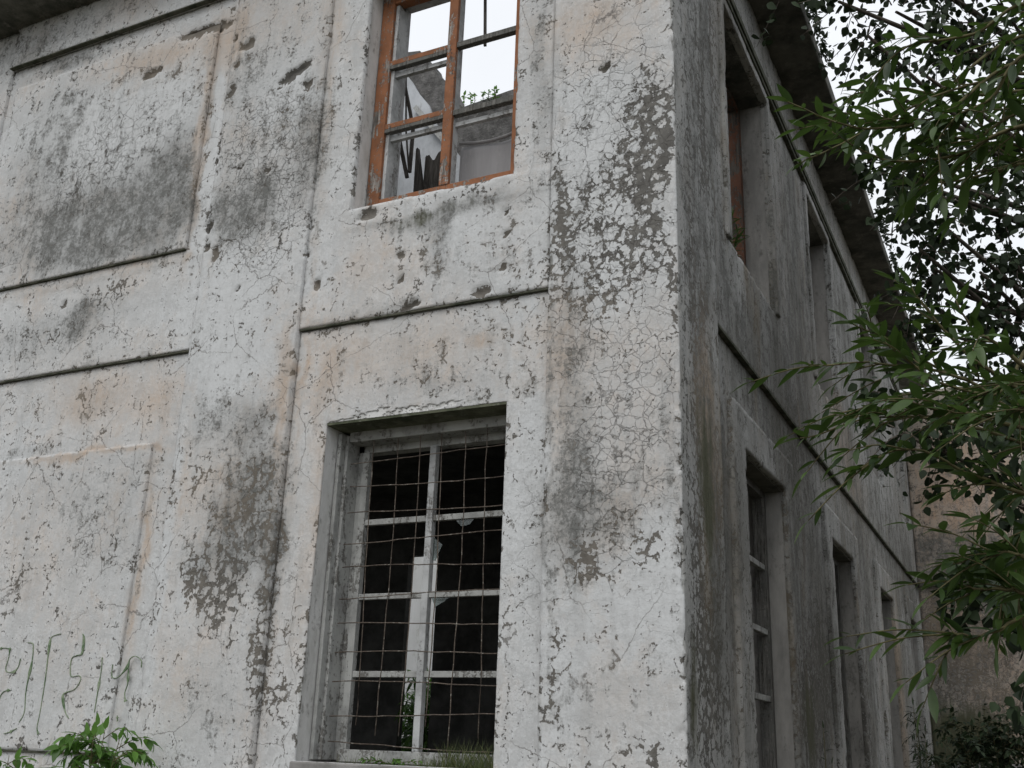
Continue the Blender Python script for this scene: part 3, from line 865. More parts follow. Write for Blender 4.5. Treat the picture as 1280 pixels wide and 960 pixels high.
# the side of the pilaster keeps the grimier coat, darkened for tree shade too
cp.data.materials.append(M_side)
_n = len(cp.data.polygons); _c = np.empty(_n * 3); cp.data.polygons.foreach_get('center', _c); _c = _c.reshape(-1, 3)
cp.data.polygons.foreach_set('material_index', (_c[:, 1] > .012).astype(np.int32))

front_sheet('pilaster', -3.95, -2.92, -1.6, 6.74, 0, parent=B)
front_sheet('pilaster', -8.2, -6.85, -1.6, 6.74, 0, step=.05, parent=B)
front_sheet('window_bay_plaster', -2.914, -.891, 2.892, 6.74, .020, [UW], parent=B, thick=.045, steps=[(-2.6, -.88, 3.62, 3.81, .006)])
front_sheet('window_bay_plaster', -2.914, -.891, -1.6, 2.875, .050, [LW], parent=B, step=.014, fine=(2.141, 2.34, .005), thick=.012, steps=[(-2.914, -2.78, -1.6, 2.875, .006)])
front_sheet('bay_plaster', -6.848, -3.954, 2.88, 6.27, .020, parent=B, thick=.045, steps=[(-4.0, -3.952, 2.9, 6.27, .006), (-6.85, -3.952, 3.66, 3.78, .005)])
front_sheet('frieze', -6.848, -3.952, 6.272, 6.74, -.040, parent=B, thick=.10)
front_sheet('wall_panel', -6.72, -4.15, 3.78, 6.01, -.012, parent=B, thick=.03)
front_sheet('bay_plaster', -6.848, -3.954, -1.6, 2.863, .050, parent=B, thick=.012)
front_sheet('wall_panel', -6.72, -4.22, -.12, 2.15, .028, parent=B, thick=.03)

side_sheet('side_plaster', .912, 13.3, 2.87, 6.74, -.022, SIDE_UP, parent=B, thick=.045)
side_sheet('side_plaster', .912, 13.3, -1.6, 2.868, -.055, SIDE_LOW, parent=B, thick=.012)
for h in SIDE_LOW:
    o = (h[0] - .36, h[1] + .33, -1.2, h[3] + .30)
    side_sheet('window_surround', o[0], o[1], o[2], o[3], -.02, [(h[0], h[1], -1.3, h[3])], parent=B, thick=.036, less=.06)
for h in SIDE_UP:
    side_sheet('window_surround', h[0] - .10, h[1] + .10, h[2] - .0, 6.02, .004, [h], parent=B, thick=.027, less=.06)
MB().box(-.03, .035, .55, 13.3, 6.03, 6.10).box(-.03, .02, .55, 13.3, 5.99, 6.028).build('moulding', M_mould, B, bevel=.008)
MB().box(-.06, -.012, .912, 13.3, 2.845, 2.871).build('string_course', M_mould, B, bevel=.005)
MB().box(-2.914, -.887, .0235, .048, 2.876, 2.8915).build('string_course', M_mould, B, bevel=.004)  # moss strip; shade under the ledge is painted in with it
MB().box(-6.848, -3.954, .0235, .048, 2.864, 2.8795).build('string_course', M_mould, B, bevel=.004)
MB().box(-6.72, -4.16, -.008, .019, 3.767, 3.7795).build('panel_underside', M_mould, B, bevel=.003)  # dark mossy strip, also paints in the shade under the panel
MB().box(-6.72, -4.23, .031, .049, -.134, -.121).build('panel_underside', M_mould, B, bevel=.003)
MB().box(-6.848, -3.952, -.047, .0, 6.257, 6.2715).build('moulding', M_mould, B, bevel=.006)

# eaves slab over both faces
ev = MB()
ev.box(-9.5, .405, -.44, .452, 6.742, 6.92)
ev.box(-.46, .405, .454, 14.5, 6.742, 6.92)
ev.build('eaves', M_soffit, B, bevel=.015)

# wing closing the yard
def wing_sheet(name, x0, x1, z0, z1, y):
    return sheet(name, M_wing, B, 'wing', cuts(x0, x1, .05), cuts(z0, z1, .05), lambda u: (u, np.full_like(u, y)), lambda u: (0 * u, 0 * u - 1), (), .1, .006)
wing_sheet('wing_wall', -.02, 9, 2.86, 6.3, 13.30)
wing_sheet('wing_wall', -.02, 9, -1.6, 2.858, 13.335)
MB().box(-.5, 9, 13.365, 13.8, -1.6, 6.3).build('wing_core', M_reveal, B)
MB().box(.003, 9, 13.288, 13.33, 2.832, 2.857).build('string_course', M_mould, B, bevel=.004)
MB().box(.2, 2.2, 12.6, 13.3, -1.6, .06).build('ledge', M_concrete, B, bevel=.02)

# ---- inside: slab, partitions, open court behind
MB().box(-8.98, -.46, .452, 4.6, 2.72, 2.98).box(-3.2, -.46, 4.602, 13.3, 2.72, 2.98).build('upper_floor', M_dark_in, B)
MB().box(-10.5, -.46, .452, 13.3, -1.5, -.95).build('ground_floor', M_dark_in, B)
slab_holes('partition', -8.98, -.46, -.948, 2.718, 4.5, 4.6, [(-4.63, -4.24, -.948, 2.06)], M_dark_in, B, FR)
MB().box(-10.5, -4.0, 9.0, 9.2, -.948, 4.4).build('court_wall', M_court, B)
# broken rear wall of the roofless room, plaster below, bare masonry along the rake
prof = [(-8.9, 2.985), (-.47, 2.985), (-.47, 6.70), (-1.6, 6.80), (-2.2, 6.86), (-2.8, 6.84), (-3.38, 6.78), (-3.52, 6.98), (-3.62, 7.20), (-3.70, 7.26), (-3.76, 7.38), (-3.86, 7.48), (-3.90, 7.60), (-4.0, 7.72), (-4.22, 7.76), (-4.6, 7.5), (-8.9, 7.6)]
MB().prism(prof, 3.0, 3.35).build('broken_wall', M_rough, B)
prof2 = [(-4.9, 2.985), (-2.95, 2.985), (-3.1, 5.5), (-3.2, 5.9), (-3.42, 6.22), (-3.60, 6.46), (-3.74, 6.74), (-3.80, 6.90), (-3.95, 7.10), (-4.05, 7.28), (-4.18, 7.46), (-4.4, 7.66), (-4.9, 7.6)]
MB().prism(prof2, 2.965, 2.999).build('inner_plaster', M_inner, B)
MB().prism([(-3.44, 6.16), (-3.40, 6.20), (-3.93, 6.90), (-3.97, 6.86)], 2.90, 2.964).build('rafter_scar', M_greywood, B)

# ------------------------------------------------------------------ windows
def window(h, to, d, stile, mull, trans, mat_f, mat_s, mat_side=None, frame_d=.10, head=True, sash=True):
    u0, u1, z0, z1 = h
    fr = MB()
    fr.box(u0, u0 + stile, d, d + frame_d, z0, z1).box(u1 - stile, u1, d, d + frame_d, z0, z1)
    fr.box(u0 + stile, u1 - stile, d + .002, d + frame_d - .002, z1 - .07, z1)
    fr.box(u0 + stile, u1 - stile, d + .002, d + frame_d - .002, z0 - .004, z0 + .05)
    w = fr.map(to).build('window', mat_f, B, bevel=.004)
    if sash:
        um = (u0 + u1) / 2
        MB().box(um - mull / 2, um + mull / 2, d + .004, d + frame_d - .006, z0 + .05, z1 - .07).map(to).build('mullion', mat_f, w, bevel=.004)
        for a, b in ((u0 + stile, um - mull / 2), (um + mull / 2, u1 - stile)):
            for z in trans:
                MB().box(a, b, d + .012, d + .062, z - .022, z + .022).map(to).build('transom', mat_s, w, bevel=.003)
    return w

# upper front window: rust-brown frame, all glass gone
d = .20
fr = MB()
fr.box(-2.545, -2.43, d, d + .09, 3.815, 5.865).box(-1.30, -1.185, d, d + .09, 3.815, 5.865)
fr.box(-2.43, -1.30, d + .002, d + .09, 5.79, 5.865).box(-2.43, -1.30, d + .002, d + .09, 3.815, 3.965)
uwin = fr.build('window', M_orange, B, bevel=.005)
MB().box(-1.895, -1.815, d - .006, d + .03, 3.965, 5.79).build('mullion', M_orange, uwin, bevel=.005)
MB().box(-1.893, -1.817, d + .031, d + .105, 3.967, 5.79).build('mullion_back', M_whitewood, uwin)
MB().box(-2.429, -2.40, d + .03, d + .16, 3.967, 5.79).build('jamb_lining', M_whitewood, uwin)
MB().box(-2.548, -2.425, d + .162, d + .24, 3.82, 5.86).build('jamb_lining', M_whitewood, uwin)
for z, m in ((5.195, M_orange), (4.60, M_orange)):
    MB().box(-2.43, -1.895, d + .004, d + .03, z - .01, z + .035).build('transom', m, uwin, bevel=.003)
    MB().box(-2.43, -1.895, d + .002, d + .05, z - .045, z - .012).build('transom', M_darkwood, uwin, bevel=.003)
    MB().box(-2.40, -1.895, d + .05, d + .085, z - .10, z - .065).build('casement_rail', M_whitewood, uwin)
for z in (5.205, 4.585):
    MB().box(-1.815, -1.30, d + .004, d + .055, z - .025, z + .022).build('transom', M_darkwood, uwin, bevel=.003)
MB().box(-1.815, -1.30, d + .055, d + .09, 4.49, 4.525).build('casement_rail', M_whitewood, uwin)
# casement sticks hanging loose from the left stile, and a batten crossing the top light
sl = MB(); sl.tube([(-2.506,0.5,5.322), (-2.44,0.56,4.973), (-2.425,0.6,4.814), (-2.468,0.66,4.46)], .017, 4)
sl.tube([(-2.51,0.52,4.743), (-2.461,0.62,4.389)], .021, 4)
sl.tube([(-2.468,0.5,5.284), (-2.46,0.55,4.793), (-2.449,0.62,4.445)], .010, 4)
sl.build('hanging_batten', M_rot, uwin)
MB().tube([(-1.70, .40, 5.95), (-1.66, .38, 5.27)], .016, 4).build('hanging_batten', M_rot, uwin)

# lower front window: grey frame in a deep reveal, rusty wire grille in front
fr = MB()
fr.box(-2.594, -2.565, .19, .25, -.10, 2.10)
fr.box(-2.594, -2.545, .252, .40, -.10, 2.10)
fr.box(-2.594, -2.50, .402, .50, -.10, 2.10)
fr.box(-1.28, -1.186, .34, .50, -.10, 2.10)
fr.box(-2.545, -1.186, .26, .40, 2.05, 2.134).box(-2.594, -1.186, .402, .50, 2.0, 2.134)
fr.box(-2.50, -1.28, .36, .48, -.108, -.03)
lwin = fr.build('window', M_greywood, B, bevel=.005)
MB().box(-1.935, -1.885, .375, .43, -.03, 2.0).build('mullion', M_whitewood, lwin, bevel=.004)
MB().box(-2.50, -2.445, .38, .43, -.03, 2.0).build('sash_stile', M_greywood, lwin, bevel=.003)
MB().box(-1.34, -1.28, .38, .43, -.03, 2.0).build('sash_stile', M_greywood, lwin, bevel=.003)
for z in (1.485, .965, .45):
    for a, b in ((-2.445, -1.935), (-1.885, -1.34)):
        MB().box(a, b, .388, .424, z - .02, z + .02).build('transom', M_greywood, lwin, bevel=.003)
gm = MB()
rr = random.Random(3)
for u in (-2.31, -2.13, -1.95, -1.77, -1.59, -1.41, -1.23):
    ph = rr.random() * 6
    gm.tube([(u + .014 * math.sin(ph + z * 1.9) + rr.uniform(-.004, .004), .252 + .008 * math.sin(ph + z), z) for z in np.linspace(rr.choice((-.06, .06, .12)), 2.04, 16)], .0038, 5)
for z in (.0, .19, .38, .57, .755, .945, 1.135, 1.325, 1.515, 1.705, 1.895):
    ph = rr.random() * 6
    gm.tube([(u, .246 + .006 * math.sin(ph + u * 3), z + .016 * math.sin(ph + u * 2.6) + rr.uniform(-.003, .003)) for u in np.linspace(-2.50, -1.19, 16)], .0038, 5)
gm.build('wire_grille', M_rust, lwin, smooth=True)
for (px, pz, pts) in ((-1.72, 1.466, [(0, 0), (.15, .0), (.11, -.04), (.05, -.05)]), (-1.87, .944, [(0, 0), (.14, 0), (.09, -.03), (.03, -.06)]), (-1.88, 1.35, [(0, 0), (.07, -.05), (.02, -.16), (0, -.15)])):
    MB().prism([(px + a, pz + b) for a, b in pts], .404, .408).build('glass_shard', M_glass, lwin)
MB().box(-2.598, -1.182, .052, .40, 2.122, 2.1385).build('lintel_shade_sheet', M_lichen_shade, B)  # green moss film, contact shade under the lintel in its colour too
MB().box(-2.62, -1.17, .02, .5, -.16, -.112).build('window_sill', M_concrete, B, bevel=.01)

# windows of the side wall
for i, h in enumerate(SIDE_LOW):
    window(h, SI, .20, .07, .06, (1.485, .965, .45), M_darkwood, M_greywood, sash=i == 0)
for i, h in enumerate(SIDE_UP):
    window(h, SI, .26, .08, .07, (5.2, 4.6), M_orange_shaded, M_darkwood, sash=False)

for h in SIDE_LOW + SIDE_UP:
    MB().box(-.40, -.064, h[0] + .002, h[1] - .002, h[3] - .014, h[3] + .0015).build('lintel_shade_sheet', M_soffit, B)  # dark sheet painting in the shade under each side window head

# green daubed strokes on the lower left panel
GRAF = [
    [(-5.492,0.609),(-5.426,0.614),(-5.365,0.602)],
    [(-5.375,0.608),(-5.371,0.535),(-5.382,0.468),(-5.361,0.437),(-5.286,0.435),(-5.247,0.474),(-5.239,0.534)],
    [(-5.189,0.651),(-5.138,0.645),(-5.119,0.6),(-5.109,0.501),(-5.117,0.38),(-5.116,0.283),(-5.095,0.144),(-5.132,0.074)],
    [(-4.852,0.713),(-4.927,0.698),(-4.952,0.67),(-4.95,0.566),(-4.938,0.424),(-4.931,0.274),(-4.93,0.115),(-4.934,0.041),(-4.907,-0.005)],
    [(-4.626,0.71),(-4.606,0.672),(-4.601,0.569),(-4.65,0.553),(-4.698,0.526),(-4.678,0.409),(-4.594,0.409),(-4.571,0.377),(-4.617,0.313),(-4.716,0.281),(-4.709,0.223),(-4.669,0.15),(-4.626,0.11)],
    [(-4.39,0.536),(-4.379,0.456),(-4.381,0.331),(-4.383,0.155)],
    [(-4.276,0.488),(-4.265,0.404),(-4.205,0.399),(-4.133,0.467),(-4.116,0.524),(-4.069,0.544),(-4.006,0.513),(-3.997,0.466)],
    [(-4.123,0.487),(-4.104,0.363),(-4.118,0.291),(-4.098,0.231)],
    [(-5.39,0.248),(-5.353,0.292),(-5.275,0.303)],
    [(-5.27,-0.009),(-5.209,0.003),(-5.144,0.031)],
    [(-4.157,0.138),(-4.149,0.098)],
]
for k, st in enumerate(GRAF):
    gq = MB()
    pts = [Vector((x, 0, z)) for x, z in st]
    # resample smoothly
    pp = []
    for i in range(len(pts) - 1):
        a, b = pts[i], pts[i+1]
        p0 = pts[max(i-1, 0)]; p3 = pts[min(i+2, len(pts)-1)]
        for q in range(8):
            t = q / 8
            pp.append(.5 * ((2*a) + (b - p0) * t + (2*p0 - 5*a + 4*b - p3) * t*t + (3*a - p0 - 3*b + p3) * t**3))
    pp.append(pts[-1])
    gq = MB(); n = len(pp)
    rg = random.Random(k)
    for i, p in enumerate(pp):
        t = (pp[min(i+1, n-1)] - pp[max(i-1, 0)]).normalized()
        s = Vector((-t.z, 0, t.x))
        u = i / max(1, n - 1)
        w = .0018 + .010 * max(0, math.sin(u * 9 + k * 1.7)) ** 6 + rg.uniform(0, .0014)
        for off, y in ((-w, .0225), (0, .0212), (w, .0225)):
            q = p + s * off; gq.v.append((q.x, y, q.z))
        for off in (-w, w):
            q = p + s * off; gq.v.append((q.x, .03, q.z))
    for i in range(n - 1):
        a, b = i * 5, (i + 1) * 5
        gq.f += [(a, a+1, b+1, b), (a+1, a+2, b+2, b+1), (a, b, b+3, a+3), (a+2, a+4, b+4, b+2)]
    gq.build('graffiti_stroke', M_graf, B)

# ------------------------------------------------------------------ things inside the upper room
cl = MB()
rows_, cols_ = 14, 20
for j in range(rows_ + 1):
    for i in range(cols_ + 1):
        u, v = i / cols_, j / rows_
        x = -1.86 + .62 * u
        z = 3.83 + (.60 + .02 * u - .05 * math.sin(u * math.pi)) * v
        y = .42 + .012 * math.sin(u * 9 + v * 2) + (.02 if j == rows_ else 0)
        cl.v.append((x, y, z))
for j in range(rows_):
    for i in range(cols_):
        a = j * (cols_ + 1) + i
        cl.f.append((a, a + 1, a + cols_ + 2, a + cols_ + 1))
sheet_o = cl.build('cloth_sheet', M_board, None, smooth=True)
so = sheet_o.modifiers.new('thickness', 'SOLIDIFY'); so.thickness = .006
tag(sheet_o, 'grey cloth sheet hung across the lower right light of the upper front window', 'cloth')
ch_ = MB().tube([(-1.86 + .62 * u, .415, 4.445 - .05 * math.sin(u * math.pi) + .02 * u) for u in np.linspace(0, 1, 12)], .014, 8).build('rolled_hem', M_board, sheet_o, smooth=True)

st = MB()
nn = 16
rg = random.Random(5)
ring = [(.085 + rg.uniform(-.012, .015)) for _ in range(nn)]
tops = [4.78 + rg.uniform(-.03, .03) + .05 * math.sin(k * .8 + 1) for k in range(nn)]
for z in (2.98, 3.8, 4.4):
    for k in range(nn):
        an = 2 * math.pi * k / nn
        st.v.append((-2.435 + ring[k] * math.cos(an), 1.0 + ring[k] * math.sin(an), z))
for k in range(nn):
    an = 2 * math.pi * k / nn
    st.v.append((-2.435 + ring[k] * .95 * math.cos(an), 1.0 + ring[k] * .95 * math.sin(an), tops[k]))
st.v.append((-2.435, 1.0, 4.72))
for j in range(3):
    for k in range(nn):
        k2 = (k + 1) % nn
        st.f.append((j*nn + k, j*nn + k2, (j+1)*nn + k2, (j+1)*nn + k))
for k in range(nn): st.f.append((3*nn + k, 3*nn + (k + 1) % nn, 4*nn))
tim = st.build('timber_post', M_rot)
tag(tim, 'dark rotten timber post with a splintered top behind the rust-brown window', 'timber post')
MB().prism([(-2.56, 2.99), (-2.50, 2.99), (-2.49, 4.45), (-2.565, 4.86), (-2.58, 4.85)], .90, .94).build('splinter', M_rot, tim)

# ------------------------------------------------------------------ plants
def leaf_template(L, W, n=5, fold=.25, curl=.12, shape='lance'):
    ts = np.linspace(0, 1, n)
    if shape == 'lance': w = np.sin(np.pi * ts ** .8) ** .9
    elif shape == 'heart': w = np.array([.25, 1.0, .95, .6, 0.0]) if n == 5 else np.sin(np.pi * ts ** .55)
    elif shape == 'ovate': w = np.sin(np.pi * ts ** .65) ** .8
    else: w = 1 - ts
    w[-1] = 0.0
    w = w * W / 2
    mid = np.stack([ts * L, 0 * ts, -curl * L * ts ** 2], -1)
    lf = mid + np.stack([0 * ts, w, fold * w], -1); rt = mid + np.stack([0 * ts, -w, fold * w], -1)
    V = np.stack([lf, mid, rt], 1).reshape(-1, 3)
    F = []
    for i in range(n - 1):
        a = i * 3
        F += [(a, a + 1, a + 4, a + 3), (a + 1, a + 2, a + 5, a + 4)]
    return V, np.array(F)

def leaves_mesh(name, mat, parent, P, D, N, scale, tmpl, tone):
    """P positions, D directions, N approximate normals"""
    P, D, N = map(np.asarray, (P, D, N))
    D = D / np.linalg.norm(D, axis=1, keepdims=True)
    Yv = np.cross(N, D); Yv /= np.linalg.norm(Yv, axis=1, keepdims=True) + 1e-9
    Zv = np.cross(D, Yv)
    V0, F0 = tmpl
    V = P[:, None] + scale[:, None, None] * (V0[None, :, 0:1] * D[:, None] + V0[None, :, 1:2] * Yv[:, None] + V0[None, :, 2:3] * Zv[:, None])
    k = len(V0)
    F = (F0[None] + (np.arange(len(P)) * k)[:, None, None]).reshape(-1, F0.shape[1])
    return np_mesh(name, V.reshape(-1, 3), [F], mat, parent, dict(tone=np.repeat(tone, k)), smooth=True)

def spline(pts, n):
    pts = [np.array(p, float) for p in pts]
    out = []
    m = len(pts) - 1
    for t in np.linspace(0, m, n):
        i = min(int(t), m - 1); u = t - i
        p0, p1, p2, p3 = pts[max(i-1, 0)], pts[i], pts[i+1], pts[min(i+2, m)]
        out.append(.5 * (2*p1 + (p2-p0)*u + (2*p0-5*p1+4*p2-p3)*u*u + (3*p1-p0-3*p2+p3)*u**3))
    return np.array(out)

def twig_leaves(curve, n, L, rng, spread=.75, droop=.25, start=.12):
    """alternate leaves along a curve"""
    P, D, N, s, tn = [], [], [], [], []
    m = len(curve) - 1
    phase = rng.uniform(0, 6.28)
    for k in range(n):
        t = start + (1 - start) * (k + rng.uniform(-.3, .3)) / n
        t = min(max(t, 0), .999)
        i = int(t * m); p = curve[i] + (curve[i+1] - curve[i]) * (t * m - i)
        tg = curve[i+1] - curve[i]; tg = tg / np.linalg.norm(tg)
        a = np.cross(tg, (0, 0, 1)); a /= np.linalg.norm(a) + 1e-9
        b = np.cross(a, tg)
        an = phase + k * 2.4 + rng.uniform(-.4, .4)
        side = a * np.cos(an) + b * np.sin(an) * .55
        d_ = tg * (1 - spread * .45) + side * spread + np.array([0, 0, -droop * rng.uniform(.3, 1.4)])
        P.append(p); D.append(d_)
        N.append(np.array([rng.normal(0, .4), rng.normal(0, .4), 1.0]))
        s.append(L * rng.uniform(.5, 1.25) * (1 - .25 * (t > .9)))
        tn.append(rng.uniform(0, 1) ** 1.4)
    # tip
    tg = curve[-1] - curve[-2]; tg /= np.linalg.norm(tg)
    P.append(curve[-1]); D.append(tg + np.array([0, 0, -.1])); N.append(np.array([0, 0, 1.0])); s.append(L * .9); tn.append(.8)
    return P, D, N, s, tn

# --- willow-leaved tree whose branches hang in from the right
TWIGS = [
    ([(1.954,-2.495,1.97),(1.762,-2.552,1.869),(1.612,-2.731,1.829),(1.486,-2.81,1.87)],22,0.13),
    ([(1.977,-2.332,2.19),(1.806,-2.501,2.097),(1.616,-2.661,1.957),(1.485,-2.669,1.811)],22,0.13),
    ([(1.961,-2.743,2.006),(1.818,-2.761,1.868),(1.704,-2.791,1.797),(1.601,-2.785,1.65)],20,0.13),
    ([(1.933,-2.441,1.804),(1.818,-2.488,1.776),(1.701,-2.532,1.737),(1.564,-2.594,1.72)],18,0.12),
    ([(1.841,-2.649,1.003),(1.7,-2.71,0.977),(1.567,-2.791,1.013),(1.461,-2.884,1.113)],22,0.13),
    ([(1.81,-2.503,0.587),(1.766,-2.541,0.627),(1.716,-2.533,0.542),(1.671,-2.506,0.416)],18,0.12),
    ([(1.948,-2.553,2.111),(1.683,-2.714,1.878),(1.468,-2.897,1.766),(1.292,-3.107,1.771)],26,0.13),
    ([(1.975,-2.289,2.381),(1.684,-2.456,2.129),(1.389,-2.634,1.899),(1.251,-2.77,1.767)],26,0.12),
    ([(1.931,-2.776,1.748),(1.714,-2.751,1.709),(1.521,-2.837,1.68),(1.382,-2.935,1.752)],22,0.13),
    ([(1.994,-1.925,2.384),(1.725,-2.046,2.346),(1.522,-2.251,2.306),(1.362,-2.318,2.272)],20,0.13),
    ([(1.991,-2.596,2.278),(1.799,-2.653,2.176),(1.586,-2.646,2.186),(1.466,-2.657,2.06)],20,0.13),
    ([(1.838,-2.3,1.014),(1.634,-2.444,1.121),(1.441,-2.552,1.148),(1.24,-2.755,1.104)],28,0.12),
    ([(1.839,-2.528,0.994),(1.688,-2.644,1.096),(1.599,-2.729,1.199),(1.548,-2.788,1.283)],18,0.12),
    ([(1.839,-2.868,0.953),(1.756,-2.939,1.027),(1.696,-2.983,1.063),(1.668,-3.023,1.13)],14,0.13),
    ([(1.857,-2.011,1.21),(1.621,-2.136,1.226),(1.451,-2.361,1.282),(1.321,-2.453,1.35)],24,0.12),
    ([(1.829,-2.161,0.951),(1.617,-2.399,0.983),(1.433,-2.604,0.968),(1.193,-2.697,0.897)],28,0.12),
    ([(1.828,-2.5,0.908),(1.629,-2.614,0.943),(1.47,-2.709,0.98),(1.321,-2.765,0.932)],24,0.12),
    ([(1.806,-2.553,0.711),(1.635,-2.661,0.767),(1.504,-2.749,0.824),(1.338,-2.806,0.756)],24,0.13),
    ([(1.802,-2.713,0.508),(1.731,-2.755,0.524),(1.676,-2.782,0.522),(1.58,-2.818,0.49)],16,0.12),
    ([(1.793,-2.687,0.43),(1.702,-2.736,0.436),(1.628,-2.772,0.434),(1.591,-2.79,0.432)],16,0.12),
    ([(1.788,-2.675,0.391),(1.672,-2.713,0.339),(1.605,-2.738,0.317),(1.56,-2.764,0.325)],16,0.12),
    ([(1.884,-2.47,1.206),(1.762,-2.583,1.034),(1.654,-2.619,0.987),(1.537,-2.693,1.026)],22,0.12),
    ([(1.842,-2.935,0.825),(1.774,-2.976,0.841),(1.709,-3,0.82),(1.614,-3.054,0.835)],18,0.13),
    ([(1.961,-2.33,1.86),(1.875,-2.391,1.905),(1.788,-2.453,1.95),(1.716,-2.554,2.118)],20,0.12),
    ([(1.856,-2.445,0.802),(1.781,-2.439,0.692),(1.724,-2.417,0.561),(1.714,-2.356,0.389)],20,0.12),
]
wt = thing('willow_tree', 'willow-leaved tree reaching long narrow green leaves across the side wall', 'tree', (0, 0, 0))
tb = MB()
tb.tube([(4.3, -2.0, -1.65), (4.25, -2.05, -.5), (4.1, -2.1, .8), (4.0, -2.0, 2.2), (3.9, -1.9, 3.6), (3.8, -1.8, 4.6)], [.15, .13, .12, .10, .06, .03], 10)
tb.build('trunk', M_bark, wt, smooth=True)
rng = np.random.default_rng(4)
A = ([], [], [], [], [])
tw = MB()
hubs = [np.array(p) for p in ((2.7, -2.15, 1.15), (2.75, -2.1, 2.0), (2.6, -2.2, .55))]
used_hub = set()
for pts, n, L in TWIGS:
    base = np.array(pts[0])
    hub = min(hubs, key=lambda h: np.linalg.norm(h - base))
    pts2 = [hub, (hub + base) / 2 + np.array([0, 0, .05])] + [np.array(p) for p in pts]
    cv = spline(pts2, 34)
    cv[:, 2] += .02 * (fbm(np.arange(34) * .35, np.full(34, base[0] * 7), 3, 2) - .5)
    tw.tube([tuple(p) for p in cv], list(np.linspace(.010, .0018, 34)), 5)
    res = twig_leaves(cv[10:], int(n * 1.4), L * .70, rng, .78, .04)
    for acc, r_ in zip(A, res): acc.extend(r_)
    # side sprigs
    for q in range(4):
        i = rng.integers(12, 31)
        d0 = cv[i+1] - cv[i]; d0 /= np.linalg.norm(d0)
        dv = d0 * .9 + rng.normal(0, .38, 3) * np.array([1, 1, .75])
        dv /= np.linalg.norm(dv)
        ln = rng.uniform(.14, .30)
        c2 = spline([cv[i], cv[i] + dv * ln * .5, cv[i] + dv * ln + np.array([0, 0, -.03])], 10)
        tw.tube([tuple(p) for p in c2], list(np.linspace(.003, .0012, 10)), 4)
        res = twig_leaves(c2, int(5 + ln * 13), L * .68, rng, .72, .0)
        for acc, r_ in zip(A, res): acc.extend(r_)
for h_, zt in zip(hubs, (.9, 1.8, .3)):
    tw.tube([(4.1, -2.1, zt), (3.5, -2.1, h_[2] * .6 + zt * .4 + .05), tuple(h_)], [.05, .03, .014], 7)
tw.build('branch', M_twig, wt, smooth=True)
leaves_mesh('crown', M_willow, wt, A[0], A[1], A[2], np.array(A[3]), leaf_template(1, .27, 7, .26, .14, 'lance'), np.array(A[4]))

# --- dark round-leaved tree behind it, overhanging the eaves
def clump_tree(name, label, base, trunk_pts, clumps, n_leaf, leaf_L, mat, seed, shape='heart', group=None):
    rng = np.random.default_rng(seed)
    t = thing(name, label, 'tree', tuple(0 for _ in range(3)), group)
    m = MB()
    m.tube(trunk_pts, list(np.linspace(.22, .05, len(trunk_pts))), 10)
    m.build('trunk', M_bark, t, smooth=True)
    lim = MB()
    tot = sum(c[3] ** 2 for c in clumps)
    P, D, N, s, tn = [], [], [], [], []
    tp = [np.array(p) for p in trunk_pts]
    for (x, y, z, r) in clumps:
        c = np.array([x, y, z])
        a = min(tp[1:], key=lambda q: np.linalg.norm(q - c) + max(0, q[2] - c[2]) * 2)
        cv = spline([a, (a + c) / 2 + rng.normal(0, .15, 3) + np.array([0, 0, .15]), c], 10)
        lim.tube([tuple(p) for p in cv], list(np.linspace(.045, .012, 10)), 5)
        k = int(n_leaf * r * r / tot)
        nt = max(4, k // 22)
        for _ in range(nt):
            dv = rng.normal(0, 1, 3); dv /= np.linalg.norm(dv)
            q = c + dv * r * rng.uniform(.45, 1.05) * np.array([1, 1, .8])
            ln = rng.uniform(.35, .7)
            out = dv * .7 + np.array([rng.normal(0, .4), rng.normal(0, .4), -.45])
            c2 = spline([c + (q - c) * .35, q, q + out * ln * .5 + np.array([0, 0, -.05])], 9)
            lim.tube([tuple(p) for p in c2], list(np.linspace(.007, .002, 9)), 3)
            for _ in range(k // nt):
                u = rng.uniform(.25, 1) * 8; i = min(int(u), 7)
                p = c2[i] + (c2[i+1] - c2[i]) * (u - i) + rng.normal(0, .05, 3)
                P.append(p); D.append(rng.normal(0, .6, 3) + np.array([0, 0, -.6])); N.append(rng.normal(0, 1, 3))
                s.append(leaf_L * rng.uniform(.6, 1.25)); tn.append(rng.uniform(0, 1))
    lim.build('branch', M_bark, t, smooth=True)
    leaves_mesh('crown', mat, t, P, D, N, np.array(s), leaf_template(1, .78, 5, .12, .12, shape), np.array(tn))
    return t

